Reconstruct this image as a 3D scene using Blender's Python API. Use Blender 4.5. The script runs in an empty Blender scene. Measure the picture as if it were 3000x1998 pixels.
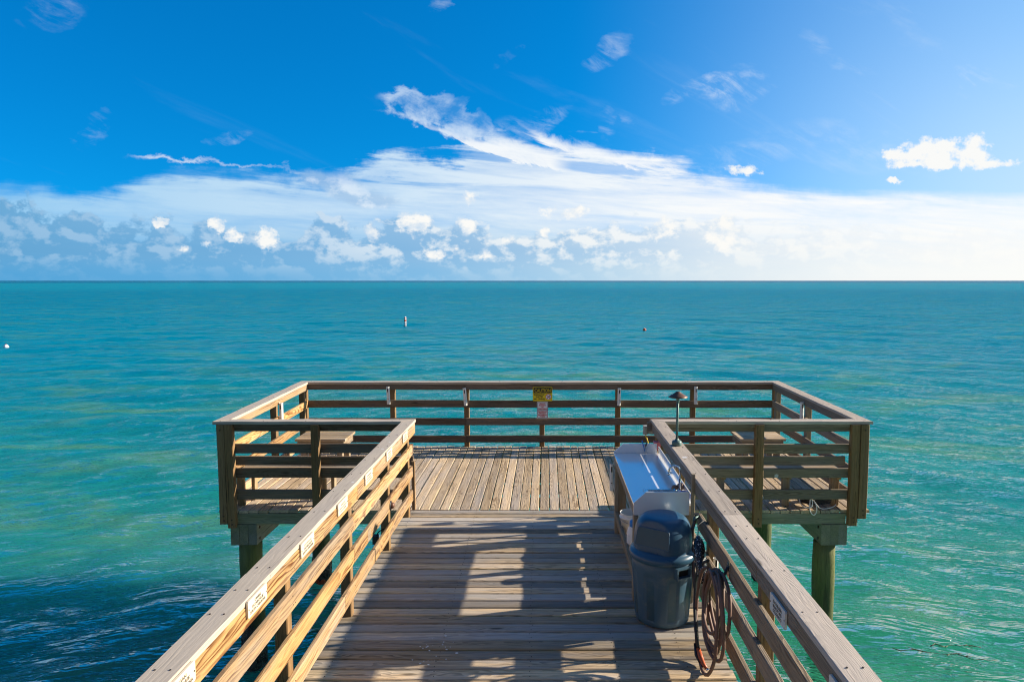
import bpy, math, random
import numpy as np
from mathutils import Vector, Matrix

random.seed(7)
S = bpy.context.scene
COL = S.collection
WATER_Z = -2.05
EXPO = 1.05
SKY_STRENGTH = 0.082
SUN_DIR = Vector((2.6, 0.66, 1.0)).normalized()      # towards the sun

# ------------------------------------------------------------------ nodes
class NT:
    """small helper for building node trees"""
    def __init__(self, tree):
        self.t = tree
        self.n = tree.nodes
        self.l = tree.links

    def node(self, kind, **kw):
        n = self.n.new(kind)
        for k, v in kw.items():
            setattr(n, k, v)
        return n

    def put(self, sock, v):
        if isinstance(v, bpy.types.NodeSocket):
            self.l.new(v, sock)
        elif v is not None:
            if hasattr(sock.default_value, '__len__') and not isinstance(v, (tuple, list, Vector)):
                v = (v,) * len(sock.default_value)
            if hasattr(sock.default_value, '__len__') and len(sock.default_value) == 4 and len(v) == 3:
                v = tuple(v) + (1,)
            sock.default_value = v

    def m(self, op, a, b=None, c=None, clamp=False):
        n = self.node('ShaderNodeMath', operation=op, use_clamp=clamp)
        self.put(n.inputs[0], a)
        if b is not None:
            self.put(n.inputs[1], b)
        if c is not None:
            self.put(n.inputs[2], c)
        return n.outputs[0]

    def v(self, op, a, b=None):
        n = self.node('ShaderNodeVectorMath', operation=op)
        self.put(n.inputs[0], a)
        if b is not None:
            self.put(n.inputs[3 if op == 'SCALE' else 1], b)
        return n.outputs[1 if op in ('LENGTH', 'DOT_PRODUCT', 'DISTANCE') else 0]

    def xyz(self, x, y, z):
        n = self.node('ShaderNodeCombineXYZ')
        for i, q in enumerate((x, y, z)):
            self.put(n.inputs[i], q)
        return n.outputs[0]

    def sep(self, v):
        n = self.node('ShaderNodeSeparateXYZ')
        self.put(n.inputs[0], v)
        return n.outputs

    def noise(self, vec, scale=1.0, detail=4.0, rough=0.55, lac=2.0, dist=0.0, col=False):
        n = self.node('ShaderNodeTexNoise')
        self.put(n.inputs['Vector'], vec)
        n.inputs['Scale'].default_value = scale
        n.inputs['Detail'].default_value = detail
        n.inputs['Roughness'].default_value = rough
        n.inputs['Lacunarity'].default_value = lac
        n.inputs['Distortion'].default_value = dist
        return n.outputs[1 if col else 0]

    def sstep(self, x, a, b, lo=0.0, hi=1.0):
        n = self.node('ShaderNodeMapRange', interpolation_type='SMOOTHSTEP')
        self.put(n.inputs[0], x)
        n.inputs[1].default_value, n.inputs[2].default_value = a, b
        n.inputs[3].default_value, n.inputs[4].default_value = lo, hi
        return n.outputs[0]

    def lin(self, x, a, b, lo=0.0, hi=1.0):
        n = self.node('ShaderNodeMapRange')
        self.put(n.inputs[0], x)
        n.inputs[1].default_value, n.inputs[2].default_value = a, b
        n.inputs[3].default_value, n.inputs[4].default_value = lo, hi
        return n.outputs[0]

    def mix(self, f, a, b, mode='MIX'):
        n = self.node('ShaderNodeMix', data_type='RGBA', blend_type=mode)
        self.put(n.inputs[0], f)
        self.put(n.inputs[6], a)
        self.put(n.inputs[7], b)
        return n.outputs[2]

    def ramp(self, x, stops, interp='LINEAR'):
        n = self.node('ShaderNodeValToRGB')
        cr = n.color_ramp
        cr.interpolation = interp
        while len(cr.elements) < len(stops):
            cr.elements.new(0.5)
        for e, (p, c) in zip(cr.elements, stops):
            e.position = p
            e.color = (c, c, c, 1) if not hasattr(c, '__len__') else tuple(c) + (1,)
        self.put(n.inputs[0], x)
        return n.outputs[0]

    def attr(self, name):
        n = self.node('ShaderNodeAttribute', attribute_name=name)
        return n

    def bump(self, h, strength=0.3, dist=0.01):
        n = self.node('ShaderNodeBump')
        n.inputs['Strength'].default_value = strength
        n.inputs['Distance'].default_value = dist
        self.put(n.inputs['Height'], h)
        return n.outputs[0]


def new_mat(name):
    m = bpy.data.materials.new(name)
    m.use_nodes = True
    t = NT(m.node_tree)
    b = m.node_tree.nodes['Principled BSDF']
    return m, t, b


def lin3(r, g, b):
    f = lambda c: (c / 255 / 12.92) if c / 255 <= 0.04045 else ((c / 255 + 0.055) / 1.055) ** 2.4
    return (f(r), f(g), f(b))


def wood(name, light, dark, grey=(0.30, 0.27, 0.24), greyness=0.3, vary=0.25, ring=95.0, contrast=0.8,
         stains=0.0, green=0.0, knots=0.6, rough=0.75, spec=0.25, relief=0.8):
    """weathered softwood: flat-sawn growth rings cut through a solid, fibres, knots and grey patches"""
    m, t, b = new_mat(name)
    at = t.attr('grain')
    P = at.outputs['Vector']
    R = t.attr('shade').outputs['Fac']
    off = t.m('MULTIPLY', R, 57.3)
    s = t.sep(P)
    L, A, B = s[0], s[1], s[2]
    # knots bend the grain
    kc = t.xyz(t.m('MULTIPLY', L, 1.1), t.m('MULTIPLY_ADD', A, 4.5, off), t.m('MULTIPLY', B, 4.5))
    kv = t.node('ShaderNodeTexVoronoi', feature='F1')
    t.put(kv.inputs['Vector'], kc)
    kv.inputs['Scale'].default_value = 1.0
    kd = kv.outputs['Distance']
    kr = t.sep(kv.outputs['Color'])[0]
    gate = t.m('LESS_THAN', kr, knots)
    knot = t.m('MULTIPLY', t.sstep(kd, 0.03, 0.10, 1.0, 0.0), gate)
    swirl = t.m('MULTIPLY', t.sstep(kd, 0.02, 0.38, 1.0, 0.0), gate)
    w1 = t.noise(t.xyz(t.m('MULTIPLY_ADD', L, 0.9, off), t.m('MULTIPLY', A, 5.0), t.m('MULTIPLY', B, 5.0)), 1.0, 3.0, 0.5)
    w2 = t.noise(t.xyz(t.m('MULTIPLY_ADD', L, 4.0, off), t.m('MULTIPLY', A, 22.0), t.m('MULTIPLY', B, 22.0)), 1.0, 2.0, 0.5)
    cy = t.m('MULTIPLY_ADD', t.m('FRACT', t.m('MULTIPLY', R, 17.0)), 0.16, -0.08)
    cz = t.m('MULTIPLY_ADD', t.m('FRACT', t.m('MULTIPLY', R, 31.0)), 0.05, 0.02)
    ya = t.m('ADD', A, cy)
    za = t.m('ADD', B, cz)
    rad = t.m('SQRT', t.m('ADD', t.m('MULTIPLY', ya, ya), t.m('MULTIPLY', za, za)))
    rad = t.m('ADD', rad, t.m('MULTIPLY', t.m('SUBTRACT', w1, 0.5), 0.17))
    rad = t.m('ADD', rad, t.m('MULTIPLY', t.m('SUBTRACT', w2, 0.5), 0.012))
    rad = t.m('ADD', rad, t.m('MULTIPLY', swirl, 0.035))
    fr = t.m('FRACT', t.m('MULTIPLY', rad, ring))
    late = t.m('MULTIPLY', t.sstep(fr, 0.25, 0.85), t.sstep(fr, 0.9, 1.0, 1.0, 0.0))
    late = t.m('MULTIPLY', late, t.sstep(t.noise(t.xyz(t.m('MULTIPLY_ADD', L, 0.7, off), t.m('MULTIPLY', A, 12.0), t.m('MULTIPLY_ADD', B, 12.0, off)), 1.0, 3.0, 0.55), 0.3, 0.68, 0.1, 1.0))
    fib = t.noise(t.xyz(t.m('MULTIPLY_ADD', L, 5.0, off), t.m('MULTIPLY', A, 260.0), t.m('MULTIPLY', B, 260.0)), 1.0, 3.0, 0.65)
    fib2 = t.noise(t.xyz(t.m('MULTIPLY_ADD', L, 1.6, off), t.m('MULTIPLY', A, 45.0), t.m('MULTIPLY', B, 45.0)), 1.0, 4.0, 0.6)
    patch = t.noise(t.xyz(t.m('MULTIPLY_ADD', L, 1.1, off), t.m('MULTIPLY_ADD', A, 8.0, off), t.m('MULTIPLY', B, 8.0)), 1.0, 4.0, 0.6)
    f = t.m('ADD', t.m('MULTIPLY', late, 0.62), t.m('MULTIPLY', t.m('SUBTRACT', fib2, 0.45), 1.5))
    f = t.m('MULTIPLY', f, contrast, clamp=True)
    c = t.mix(f, light, dark)
    gm = t.m('ADD', t.sstep(patch, 0.35, 0.68), t.m('MULTIPLY_ADD', t.m('FRACT', t.m('MULTIPLY', R, 13.3)), 1.0, greyness - 0.78))
    gm = t.m('MULTIPLY', gm, min(1.0, greyness * 1.6), clamp=True)
    gcol = t.mix(f, grey, tuple(0.62 * q for q in grey))
    c = t.mix(gm, c, gcol)
    crk = t.noise(t.xyz(t.m('MULTIPLY_ADD', L, 1.3, off), t.m('MULTIPLY_ADD', A, 62.0, off), t.m('MULTIPLY', B, 62.0)), 1.0, 2.0, 0.5)
    crack = t.sstep(crk, 0.66, 0.71)
    c = t.mix(t.m('MULTIPLY', crack, 0.7), c, tuple(0.3 * q for q in dark))
    c = t.mix(t.m('MULTIPLY', knot, 0.75), c, tuple(0.35 * q for q in dark))
    if green:
        gn = t.noise(t.xyz(t.m('MULTIPLY_ADD', L, 0.7, off), t.m('MULTIPLY', A, 4.0), t.m('MULTIPLY', B, 4.0)), 1.0, 5.0, 0.65)
        c = t.mix(t.m('MULTIPLY', t.sstep(gn, 0.42, 0.62), green), c, (0.12, 0.15, 0.035))
    val = t.m('MULTIPLY_ADD', t.m('FRACT', t.m('MULTIPLY', R, 7.7)), 2 * vary, 1 - vary)
    val = t.m('MULTIPLY', val, t.m('MULTIPLY_ADD', fib, 0.8, 0.40))
    c = t.mix(1.0, c, t.xyz(val, val, val), 'MULTIPLY')
    if stains:
        sv = t.node('ShaderNodeTexVoronoi', feature='F1')
        wob = t.noise(P, 38.0, 4.0, 0.7, col=True)
        t.put(sv.inputs['Vector'], t.v('ADD', t.v('ADD', P, t.v('SCALE', wob, 0.045)), t.xyz(off, 0, 0)))
        sv.inputs['Scale'].default_value = 6.5
        sr = t.sep(sv.outputs['Color'])
        size = t.m('MULTIPLY', t.m('POWER', sr[1], 3.0), 0.24)
        spot = t.m('SUBTRACT', size, sv.outputs['Distance'])
        spot = t.m('MULTIPLY', t.sstep(spot, 0.0, 0.035), t.m('LESS_THAN', sr[0], stains))
        c = t.mix(t.m('MULTIPLY', spot, t.m('MULTIPLY_ADD', fib, 0.8, 0.35), clamp=True), c, (0.62, 0.63, 0.64))
    t.put(b.inputs['Base Color'], c)
    b.inputs['Roughness'].default_value = rough
    b.inputs['Specular IOR Level'].default_value = spec
    h = t.m('ADD', t.m('MULTIPLY', fib, 0.6), t.m('MULTIPLY', late, -0.5))
    h = t.m('ADD', h, t.m('MULTIPLY', fib2, 0.8))
    t.put(b.inputs['Normal'], t.bump(h, relief, 0.005))
    return m


def plain(name, col, rough=0.5, metal=0.0, spec=0.5, var=0.12, scale=9.0, dirt=None, dirt_amt=0.3, bumpy=0.0):
    m, t, b = new_mat(name)
    co = t.node('ShaderNodeTexCoord').outputs['Object']
    n = t.noise(co, scale, 5.0, 0.6)
    f = t.lin(n, 0.3, 0.7, 1 - var, 1 + var)
    c = t.mix(1.0, col, t.xyz(f, f, f), 'MULTIPLY')
    if dirt:
        n2 = t.noise(co, scale * 2.3, 6.0, 0.7, dist=0.3)
        c = t.mix(t.m('MULTIPLY', t.sstep(n2, 0.5, 0.72), dirt_amt), c, dirt)
    t.put(b.inputs['Base Color'], c)
    t.put(b.inputs['Roughness'], t.lin(n, 0.3, 0.7, max(0, rough - 0.08), min(1, rough + 0.08)))
    b.inputs['Metallic'].default_value = metal
    b.inputs['Specular IOR Level'].default_value = spec
    if bumpy:
        t.put(b.inputs['Normal'], t.bump(t.noise(co, scale * 9, 4.0, 0.6), bumpy, 0.003))
    return m


# ------------------------------------------------------------------ mesh builder
class MB:
    def __init__(self):
        self.v, self.f, self.g, self.r, self.mi, self.sm = [], [], [], [], [], []

    def add(self, vs, fs, grain=None, rnd=None, mat=0, smooth=False):
        o = len(self.v)
        rnd = random.random() if rnd is None else rnd
        self.v += [tuple(q) for q in vs]
        self.g += [tuple(q) for q in (grain if grain is not None else vs)]
        self.r += [rnd] * len(vs)
        for q in fs:
            self.f.append(tuple(o + i for i in q))
            self.mi.append(mat)
            self.sm.append(smooth)
        return self

    def board(self, p0, p1, w, t, up=(0, 0, 1), ch=0.004, segs=None, warp=0.0, mat=0, wave=0.0):
        """sawn board from p0 to p1 (centre line); w is measured across, t along 'up'"""
        p0, p1 = Vector(p0), Vector(p1)
        d = p1 - p0
        Ln = d.length
        d.normalize()
        up = Vector(up)
        up = (up - d * up.dot(d)).normalized()
        sd = d.cross(up)
        if segs is None:
            segs = max(1, int(Ln / 0.35)) if (warp or wave) else 1
        a, b = w / 2, t / 2
        sec = [(-a + ch, -b), (a - ch, -b), (a, -b + ch), (a, b - ch), (a - ch, b), (-a + ch, b), (-a, b - ch), (-a, -b + ch)]
        ph = [random.uniform(0, 6.28) for _ in range(4)]
        go = random.uniform(0, 40)
        vs, gs = [], []
        for i in range(segs + 1):
            s = Ln * i / segs
            k = math.sin(math.pi * i / segs)
            ox = warp * (k * math.sin(ph[0]) + 0.35 * math.sin(s * 3.1 + ph[1]) * k)
            oz = wave * (k * math.sin(ph[2]) + 0.35 * math.sin(s * 2.6 + ph[3]) * k)
            c = p0 + d * s + sd * ox + up * oz
            for (x, y) in sec:
                vs.append(c + sd * x + up * y)
                gs.append((s + go, x, y))
        fs = []
        for i in range(segs):
            for j in range(8):
                k = (j + 1) % 8
                fs.append((i * 8 + j, i * 8 + k, (i + 1) * 8 + k, (i + 1) * 8 + j))
        fs.append(tuple(reversed(range(8))))
        fs.append(tuple(range(segs * 8, segs * 8 + 8)))
        return self.add(vs, fs, gs, mat=mat)

    def box(self, x0, x1, y0, y1, z0, z1, ch=0.003, mat=0):
        """bevelled box, long axis picked for the grain"""
        dx, dy, dz = x1 - x0, y1 - y0, z1 - z0
        cx, cy, cz = (x0 + x1) / 2, (y0 + y1) / 2, (z0 + z1) / 2
        if dx >= dy and dx >= dz:
            return self.board((x0, cy, cz), (x1, cy, cz), dy, dz, (0, 0, 1), ch, mat=mat)
        if dy >= dz:
            return self.board((cx, y0, cz), (cx, y1, cz), dx, dz, (0, 0, 1), ch, mat=mat)
        return self.board((cx, cy, z0), (cx, cy, z1), dx, dy, (0, 1, 0), ch, mat=mat)

    def prism(self, pts, n, th, mat=0, smooth=False):
        """planar outline extruded by th along n"""
        n = Vector(n).normalized()
        a = [Vector(p) for p in pts]
        k = len(a)
        vs = a + [p + n * th for p in a]
        fs = [tuple(reversed(range(k))), tuple(range(k, 2 * k))]
        fs += [(i, (i + 1) % k, (i + 1) % k + k, i + k) for i in range(k)]
        nn = Vector((0, 0, 0))
        for i in range(k):
            nn += a[i].cross(a[(i + 1) % k])
        if nn.dot(n) < 0:
            fs = [tuple(reversed(q)) for q in fs]
        return self.add(vs, fs, mat=mat, smooth=smooth)

    def tube(self, path, r, n=10, mat=0, caps=True, closed=False):
        path = [Vector(p) for p in path]
        k = len(path)
        rr = r if hasattr(r, '__len__') else [r] * k
        vs, gs = [], []
        prev = None
        s = 0
        for i, p in enumerate(path):
            a = path[(i - 1) % k] if (closed or i > 0) else p
            b = path[(i + 1) % k] if (closed or i < k - 1) else p
            d = (b - a).normalized()
            if prev is None:
                prev = d.orthogonal().normalized()
            prev = (prev - d * prev.dot(d)).normalized()
            q = d.cross(prev)
            s += (p - path[i - 1]).length if i else 0
            for j in range(n):
                th = 2 * math.pi * j / n
                vs.append(p + (prev * math.cos(th) + q * math.sin(th)) * rr[i])
                gs.append((s, math.cos(th) * rr[i], math.sin(th) * rr[i]))
        fs = []
        for i in range(k if closed else k - 1):
            i2 = (i + 1) % k
            for j in range(n):
                j2 = (j + 1) % n
                fs.append((i * n + j, i * n + j2, i2 * n + j2, i2 * n + j))
        self.add(vs, fs, gs, mat=mat, smooth=True)
        if caps and not closed:
            o = len(self.v) - k * n
            for ring, rev in ((0, True), (k - 1, False)):
                q = tuple(o + ring * n + j for j in range(n))
                self.f.append(tuple(reversed(q)) if rev else q)
                self.mi.append(mat)
                self.sm.append(False)
        return self

    def lathe(self, prof, c=(0, 0, 0), n=40, mat=0, smooth=True, fn=None):
        """profile [(r, z)] turned about the vertical through c; fn may move each vertex"""
        c = Vector(c)
        vs = []
        for (r, z) in prof:
            for j in range(n):
                th = 2 * math.pi * j / n
                p = Vector((r * math.cos(th), r * math.sin(th), z))
                if fn:
                    p = fn(p, th)
                vs.append(c + p)
        fs = []
        for i in range(len(prof) - 1):
            for j in range(n):
                k = (j + 1) % n
                fs.append((i * n + j, i * n + k, (i + 1) * n + k, (i + 1) * n + j))
        return self.add(vs, fs, mat=mat, smooth=smooth)

    def disc(self, c, n, r, k=8, mat=0, th=0.002):
        c, n = Vector(c), Vector(n).normalized()
        a = n.orthogonal().normalized()
        b = n.cross(a)
        return self.prism([c + (a * math.cos(2 * math.pi * i / k) + b * math.sin(2 * math.pi * i / k)) * r for i in range(k)], n, th, mat)

    def build(self, name, mats, parent=None, angle=None):
        off = Vector((0, 0, 0))
        p = parent
        while p is not None:
            off += p.location
            p = p.parent
        me = bpy.data.meshes.new(name)
        me.from_pydata([(x - off.x, y - off.y, z - off.z) for x, y, z in self.v], [], self.f)
        if not isinstance(mats, (list, tuple)):
            mats = [mats]
        for q in mats:
            me.materials.append(q)
        me.polygons.foreach_set('material_index', self.mi)
        me.polygons.foreach_set('use_smooth', self.sm)
        a = me.attributes.new('grain', 'FLOAT_VECTOR', 'POINT')
        a.data.foreach_set('vector', [c for g in self.g for c in g])
        a = me.attributes.new('shade', 'FLOAT', 'POINT')
        a.data.foreach_set('value', self.r)
        me.update()
        o = bpy.data.objects.new(name, me)
        COL.objects.link(o)
        o.parent = parent
        return o


def tag(o, label, cat, group=None):
    o['label'] = label
    o['category'] = cat
    if group:
        o['group'] = group
    return o


def thing(name, label, cat, loc=(0, 0, 0), group=None):
    o = bpy.data.objects.new(name, None)
    o.empty_display_size = 0.2
    o.location = loc
    COL.objects.link(o)
    return tag(o, label, cat, group)


def text_mesh(body, size, mat, bold=0.0, space=1.0, width=None, depth=0.0006):
    """lettering as a mesh in the local XY plane, centred"""
    cu = bpy.data.curves.new('lettering', 'FONT')
    cu.body = body
    cu.size = size
    cu.align_x, cu.align_y = 'CENTER', 'CENTER'
    cu.extrude = depth
    cu.offset = bold
    cu.space_character = space
    cu.space_line = 1.0
    cu.resolution_u = 3
    ob = bpy.data.objects.new('lettering', cu)
    COL.objects.link(ob)
    dg = bpy.context.evaluated_depsgraph_get()
    me = bpy.data.meshes.new_from_object(ob.evaluated_get(dg))
    bpy.data.objects.remove(ob)
    bpy.data.curves.remove(cu)
    vs = [v.co.copy() for v in me.vertices]
    fs = [tuple(p.vertices) for p in me.polygons]
    bpy.data.meshes.remove(me)
    if vs:
        x0, x1 = min(v.x for v in vs), max(v.x for v in vs)
        y0, y1 = min(v.y for v in vs), max(v.y for v in vs)
        k = (width / (x1 - x0)) if width else 1.0
        for v in vs:
            v.x = (v.x - (x0 + x1) / 2) * k
            v.y -= (y0 + y1) / 2
    return vs, fs


def put_text(mb, body, size, frame, u, v, mat, bold=0.0, width=None, lift=0.0):
    """frame = (origin, right, up, normal)"""
    o, r, up, n = frame
    vs, fs = text_mesh(body, size, mat, bold, width=width)
    mb.add([o + r * (p.x + u) + up * (p.y + v) + n * (p.z + lift) for p in vs], fs, mat=mat)


# ------------------------------------------------------------------ materials
M_PLAT = wood('platform_boards', (0.70, 0.53, 0.33), (0.20, 0.12, 0.06), (0.54, 0.46, 0.38), 0.4, 0.26, 75, 1.1)
M_WALK = wood('walkway_boards', (0.64, 0.485, 0.30), (0.115, 0.075, 0.042), (0.46, 0.425, 0.385), 0.52, 0.42, 85, 1.15, green=0.1, knots=0.5)
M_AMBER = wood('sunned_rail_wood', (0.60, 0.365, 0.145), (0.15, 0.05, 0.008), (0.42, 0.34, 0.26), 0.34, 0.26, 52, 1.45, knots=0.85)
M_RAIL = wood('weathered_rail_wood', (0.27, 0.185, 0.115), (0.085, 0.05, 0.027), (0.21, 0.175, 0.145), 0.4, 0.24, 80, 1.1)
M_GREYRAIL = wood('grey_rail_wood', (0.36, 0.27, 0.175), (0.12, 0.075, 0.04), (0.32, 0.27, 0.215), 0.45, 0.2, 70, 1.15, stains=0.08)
M_POST = wood('post_wood', (0.33, 0.20, 0.09), (0.11, 0.058, 0.022), (0.25, 0.19, 0.13), 0.2, 0.2, 110, 1.05, green=0.05, knots=0.3)
M_CAP = wood('smooth_cap_wood', (0.60, 0.52, 0.42), (0.44, 0.37, 0.29), (0.57, 0.50, 0.42), 0.5, 0.06, 50, 0.30, stains=0.7, knots=0.05, relief=0.22)
M_CAPR = wood('rough_cap_wood', (0.60, 0.51, 0.415), (0.27, 0.21, 0.16), (0.57, 0.495, 0.42), 0.5, 0.1, 110, 0.62, stains=0.65, knots=0.2, relief=0.45)
M_BEAM = wood('treated_beam_wood', (0.30, 0.30, 0.20), (0.14, 0.14, 0.085), (0.27, 0.28, 0.24), 0.45, 0.15, 80, 0.9, green=0.3)
M_PILE = wood('green_piling_wood', (0.22, 0.24, 0.085), (0.07, 0.09, 0.03), (0.17, 0.18, 0.11), 0.35, 0.1, 70, 0.8, green=0.55, knots=0.2)
M_BENCH = wood('bench_wood', (0.50, 0.36, 0.20), (0.2, 0.12, 0.05), (0.40, 0.36, 0.31), 0.45, 0.15, 80, 0.9)
M_TABLEWOOD = wood('table_frame_wood', (0.40, 0.30, 0.18), (0.17, 0.11, 0.06), (0.36, 0.32, 0.27), 0.45, 0.15, 110, 0.9)
M_NAIL = plain('nail_head', (0.05, 0.04, 0.035), 0.6, 0.6)
M_BOLT = plain('rusty_bolt', (0.09, 0.06, 0.04), 0.55, 0.6, dirt=(0.25, 0.1, 0.03), dirt_amt=0.6, scale=60)
M_PLAQUE = plain('cream_plaque', (0.66, 0.585, 0.45), 0.45, var=0.04, dirt=(0.5, 0.44, 0.34), dirt_amt=0.25)
M_PLAQUEGREY = plain('faded_plaque', (0.66, 0.65, 0.60), 0.5, var=0.06, dirt=(0.4, 0.38, 0.33), dirt_amt=0.3)
M_INK = plain('engraved_ink', (0.13, 0.11, 0.085), 0.7, var=0.05)
M_PVC = plain('white_pvc', (0.78, 0.78, 0.76), 0.35, var=0.05, dirt=(0.45, 0.4, 0.3), dirt_amt=0.35, scale=14)
M_PVCBLUE = plain('blue_pvc', (0.03, 0.2, 0.55), 0.35, var=0.08)
M_BLACK = plain('black_plastic', (0.012, 0.012, 0.014), 0.45, var=0.2)
M_HOLE = plain('dark_hole', (0.01, 0.01, 0.01), 0.9)
M_BOARD = plain('white_cutting_board', (0.82, 0.83, 0.84), 0.2, var=0.02, dirt=(0.7, 0.7, 0.68), dirt_amt=0.08, scale=3, spec=0.7)
_b = M_BOARD.node_tree.nodes['Principled BSDF']
_b.inputs['Coat Weight'].default_value = 1.0
_b.inputs['Coat Roughness'].default_value = 0.12
_b.inputs['Coat IOR'].default_value = 1.7
M_STEEL = plain('stainless_steel', (0.55, 0.56, 0.57), 0.22, 1.0, var=0.05, scale=20)
M_CHROME = plain('chrome', (0.8, 0.8, 0.8), 0.07, 1.0, var=0.02)
M_CAN = plain('slate_plastic', (0.050, 0.110, 0.165), 0.42, var=0.07, scale=4, dirt=(0.17, 0.19, 0.19), dirt_amt=0.38, bumpy=0.1)
M_CANLID = plain('slate_lid_plastic', (0.030, 0.088, 0.155), 0.32, var=0.06, scale=4, dirt=(0.13, 0.16, 0.17), dirt_amt=0.2, bumpy=0.08)
M_FLAP = plain('slate_flap_plastic', (0.05, 0.095, 0.115), 0.55, var=0.06, bumpy=0.3)
M_HOSE = plain('brown_hose_rubber', (0.15, 0.082, 0.058), 0.6, var=0.22, scale=25, dirt=(0.16, 0.09, 0.07), dirt_amt=0.5)
M_ORANGE = plain('orange_plastic', (0.42, 0.085, 0.02), 0.4, var=0.12, scale=30)
M_YELLOWCORD = plain('yellow_cord', (0.75, 0.52, 0.02), 0.5)
M_BRONZE = plain('bronze_lamp_metal', (0.14, 0.07, 0.045), 0.5, 0.4, var=0.15, scale=30)
M_VERDI = plain('patinated_brass', (0.10, 0.17, 0.165), 0.55, 0.5, var=0.25, scale=30, dirt=(0.3, 0.33, 0.3), dirt_amt=0.5)
M_JBOX = plain('grey_box_plastic', (0.36, 0.36, 0.33), 0.5, var=0.1, scale=20)
M_YELLOW = plain('sign_yellow', (0.83, 0.66, 0.01), 0.4, var=0.05)
M_SIGNBLACK = plain('sign_black', (0.012, 0.012, 0.014), 0.45)
M_SIGNWHITE = plain('sign_white', (0.78, 0.80, 0.84), 0.4, var=0.04)
M_SIGNRED = plain('sign_red', (0.55, 0.02, 0.04), 0.45)
M_SIGNBLUE = plain('sign_navy', (0.02, 0.03, 0.10), 0.45)
M_BUCKET = plain('white_bucket_plastic', (0.78, 0.79, 0.80), 0.35, var=0.04, dirt=(0.5, 0.45, 0.35), dirt_amt=0.3)
M_LIDBLUE = plain('blue_lid_plastic', (0.02, 0.22, 0.62), 0.35)
M_CUPBLUE = plain('cobalt_plastic', (0.01, 0.03, 0.42), 0.3)
M_RAG = plain('brown_cloth', (0.30, 0.20, 0.15), 0.9, var=0.35, scale=18, bumpy=0.5)
M_PINK = plain('pink_plastic', (0.70, 0.16, 0.20), 0.5)
M_ROPE = plain('white_rope', (0.75, 0.74, 0.70), 0.8)
M_DARKROPE = plain('dark_hose_rubber', (0.018, 0.02, 0.022), 0.5)
M_BUOYRED = plain('buoy_orange', (0.60, 0.10, 0.03), 0.5)
M_WEED = plain('brown_seaweed', (0.07, 0.085, 0.03), 0.6, var=0.3)
M_RUSTGROWTH = plain('red_sponge_growth', (0.42, 0.075, 0.02), 0.9, var=0.4, scale=30, bumpy=0.8)


def speckled():
    m, t, b = new_mat('speckled_black_float')
    co = t.node('ShaderNodeTexCoord').outputs['Object']
    n = t.noise(co, 75.0, 3.0, 0.6)
    f = t.sstep(n, 0.60, 0.64)
    t.put(b.inputs['Base Color'], t.mix(f, (0.012, 0.012, 0.014), (0.6, 0.6, 0.58)))
    b.inputs['Roughness'].default_value = 0.25
    return m


def barnacle():
    m, t, b = new_mat('barnacle_crust_surface')
    co = t.node('ShaderNodeTexCoord').outputs['Object']
    vo = t.node('ShaderNodeTexVoronoi', feature='F1')
    t.put(vo.inputs['Vector'], co)
    vo.inputs['Scale'].default_value = 55.0
    n = t.noise(co, 9.0, 5.0, 0.65)
    c = t.mix(t.sstep(n, 0.4, 0.65), (0.035, 0.034, 0.026), (0.14, 0.13, 0.095))
    c = t.mix(t.m('MULTIPLY', t.sstep(vo.outputs['Distance'], 0.1, 0.35, 1.0, 0.0), 0.35), c, (0.22, 0.21, 0.18))
    t.put(b.inputs['Base Color'], c)
    b.inputs['Roughness'].default_value = 0.85
    t.put(b.inputs['Normal'], t.bump(vo.outputs['Distance'], 0.9, 0.02))
    return m


M_DROP = plain('bird_dropping', (0.60, 0.60, 0.58), 0.8)
# piles: dark wet band and weed towards the tide line
_t = NT(M_PILE.node_tree)
_b = M_PILE.node_tree.nodes['Principled BSDF']
_src = _b.inputs['Base Color'].links[0].from_socket
_pos = _t.node('ShaderNodeNewGeometry').outputs['Position']
_z = _t.sep(_pos)[2]
_n = _t.noise(_pos, 7.0, 6.0, 0.65)
_zz = _t.m('ADD', _z, _t.m('MULTIPLY', _t.m('SUBTRACT', _n, 0.5), 0.7))
_c = _t.mix(_t.m('MULTIPLY', _t.sstep(_zz, -1.25, -0.75, 1.0, 0.0), 0.55), _src, (0.05, 0.085, 0.03))
_c = _t.mix(_t.sstep(_zz, -1.75, -1.35, 1.0, 0.0), _c, (0.03, 0.032, 0.022))
_st = _t.noise(_t.xyz(_t.m('MULTIPLY', _t.sep(_pos)[0], 16.0), _t.m('MULTIPLY', _t.sep(_pos)[1], 16.0), _t.m('MULTIPLY', _z, 1.1)), 1.0, 5.0, 0.65)
_c = _t.mix(_t.m('MULTIPLY', _t.sstep(_st, 0.52, 0.66), 0.6), _c, (0.045, 0.04, 0.025))
_t.put(_b.inputs['Base Color'], _c)
M_FLOAT = speckled()
M_BARN = barnacle()

# ------------------------------------------------------------------ pier
PX0, PX1 = -4.27, 4.06            # platform inner rail faces
PYN, PYF = 8.975, 12.51           # near and far deck edges
WX0, WX1 = -1.71, 1.375           # walkway inner rail faces
WYB = -7.0                        # walkway goes on behind the camera

pier = thing('fishing_pier', 'T-shaped weathered wooden pier deck on round pilings over green water', 'pier', (0, 9, 0))


def nails_for(mb, pts, n=(0, 0, 1)):
    for p in pts:
        mb.disc(p, n, random.uniform(0.0038, 0.0055), 6, mat=1, th=0.0012)


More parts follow.
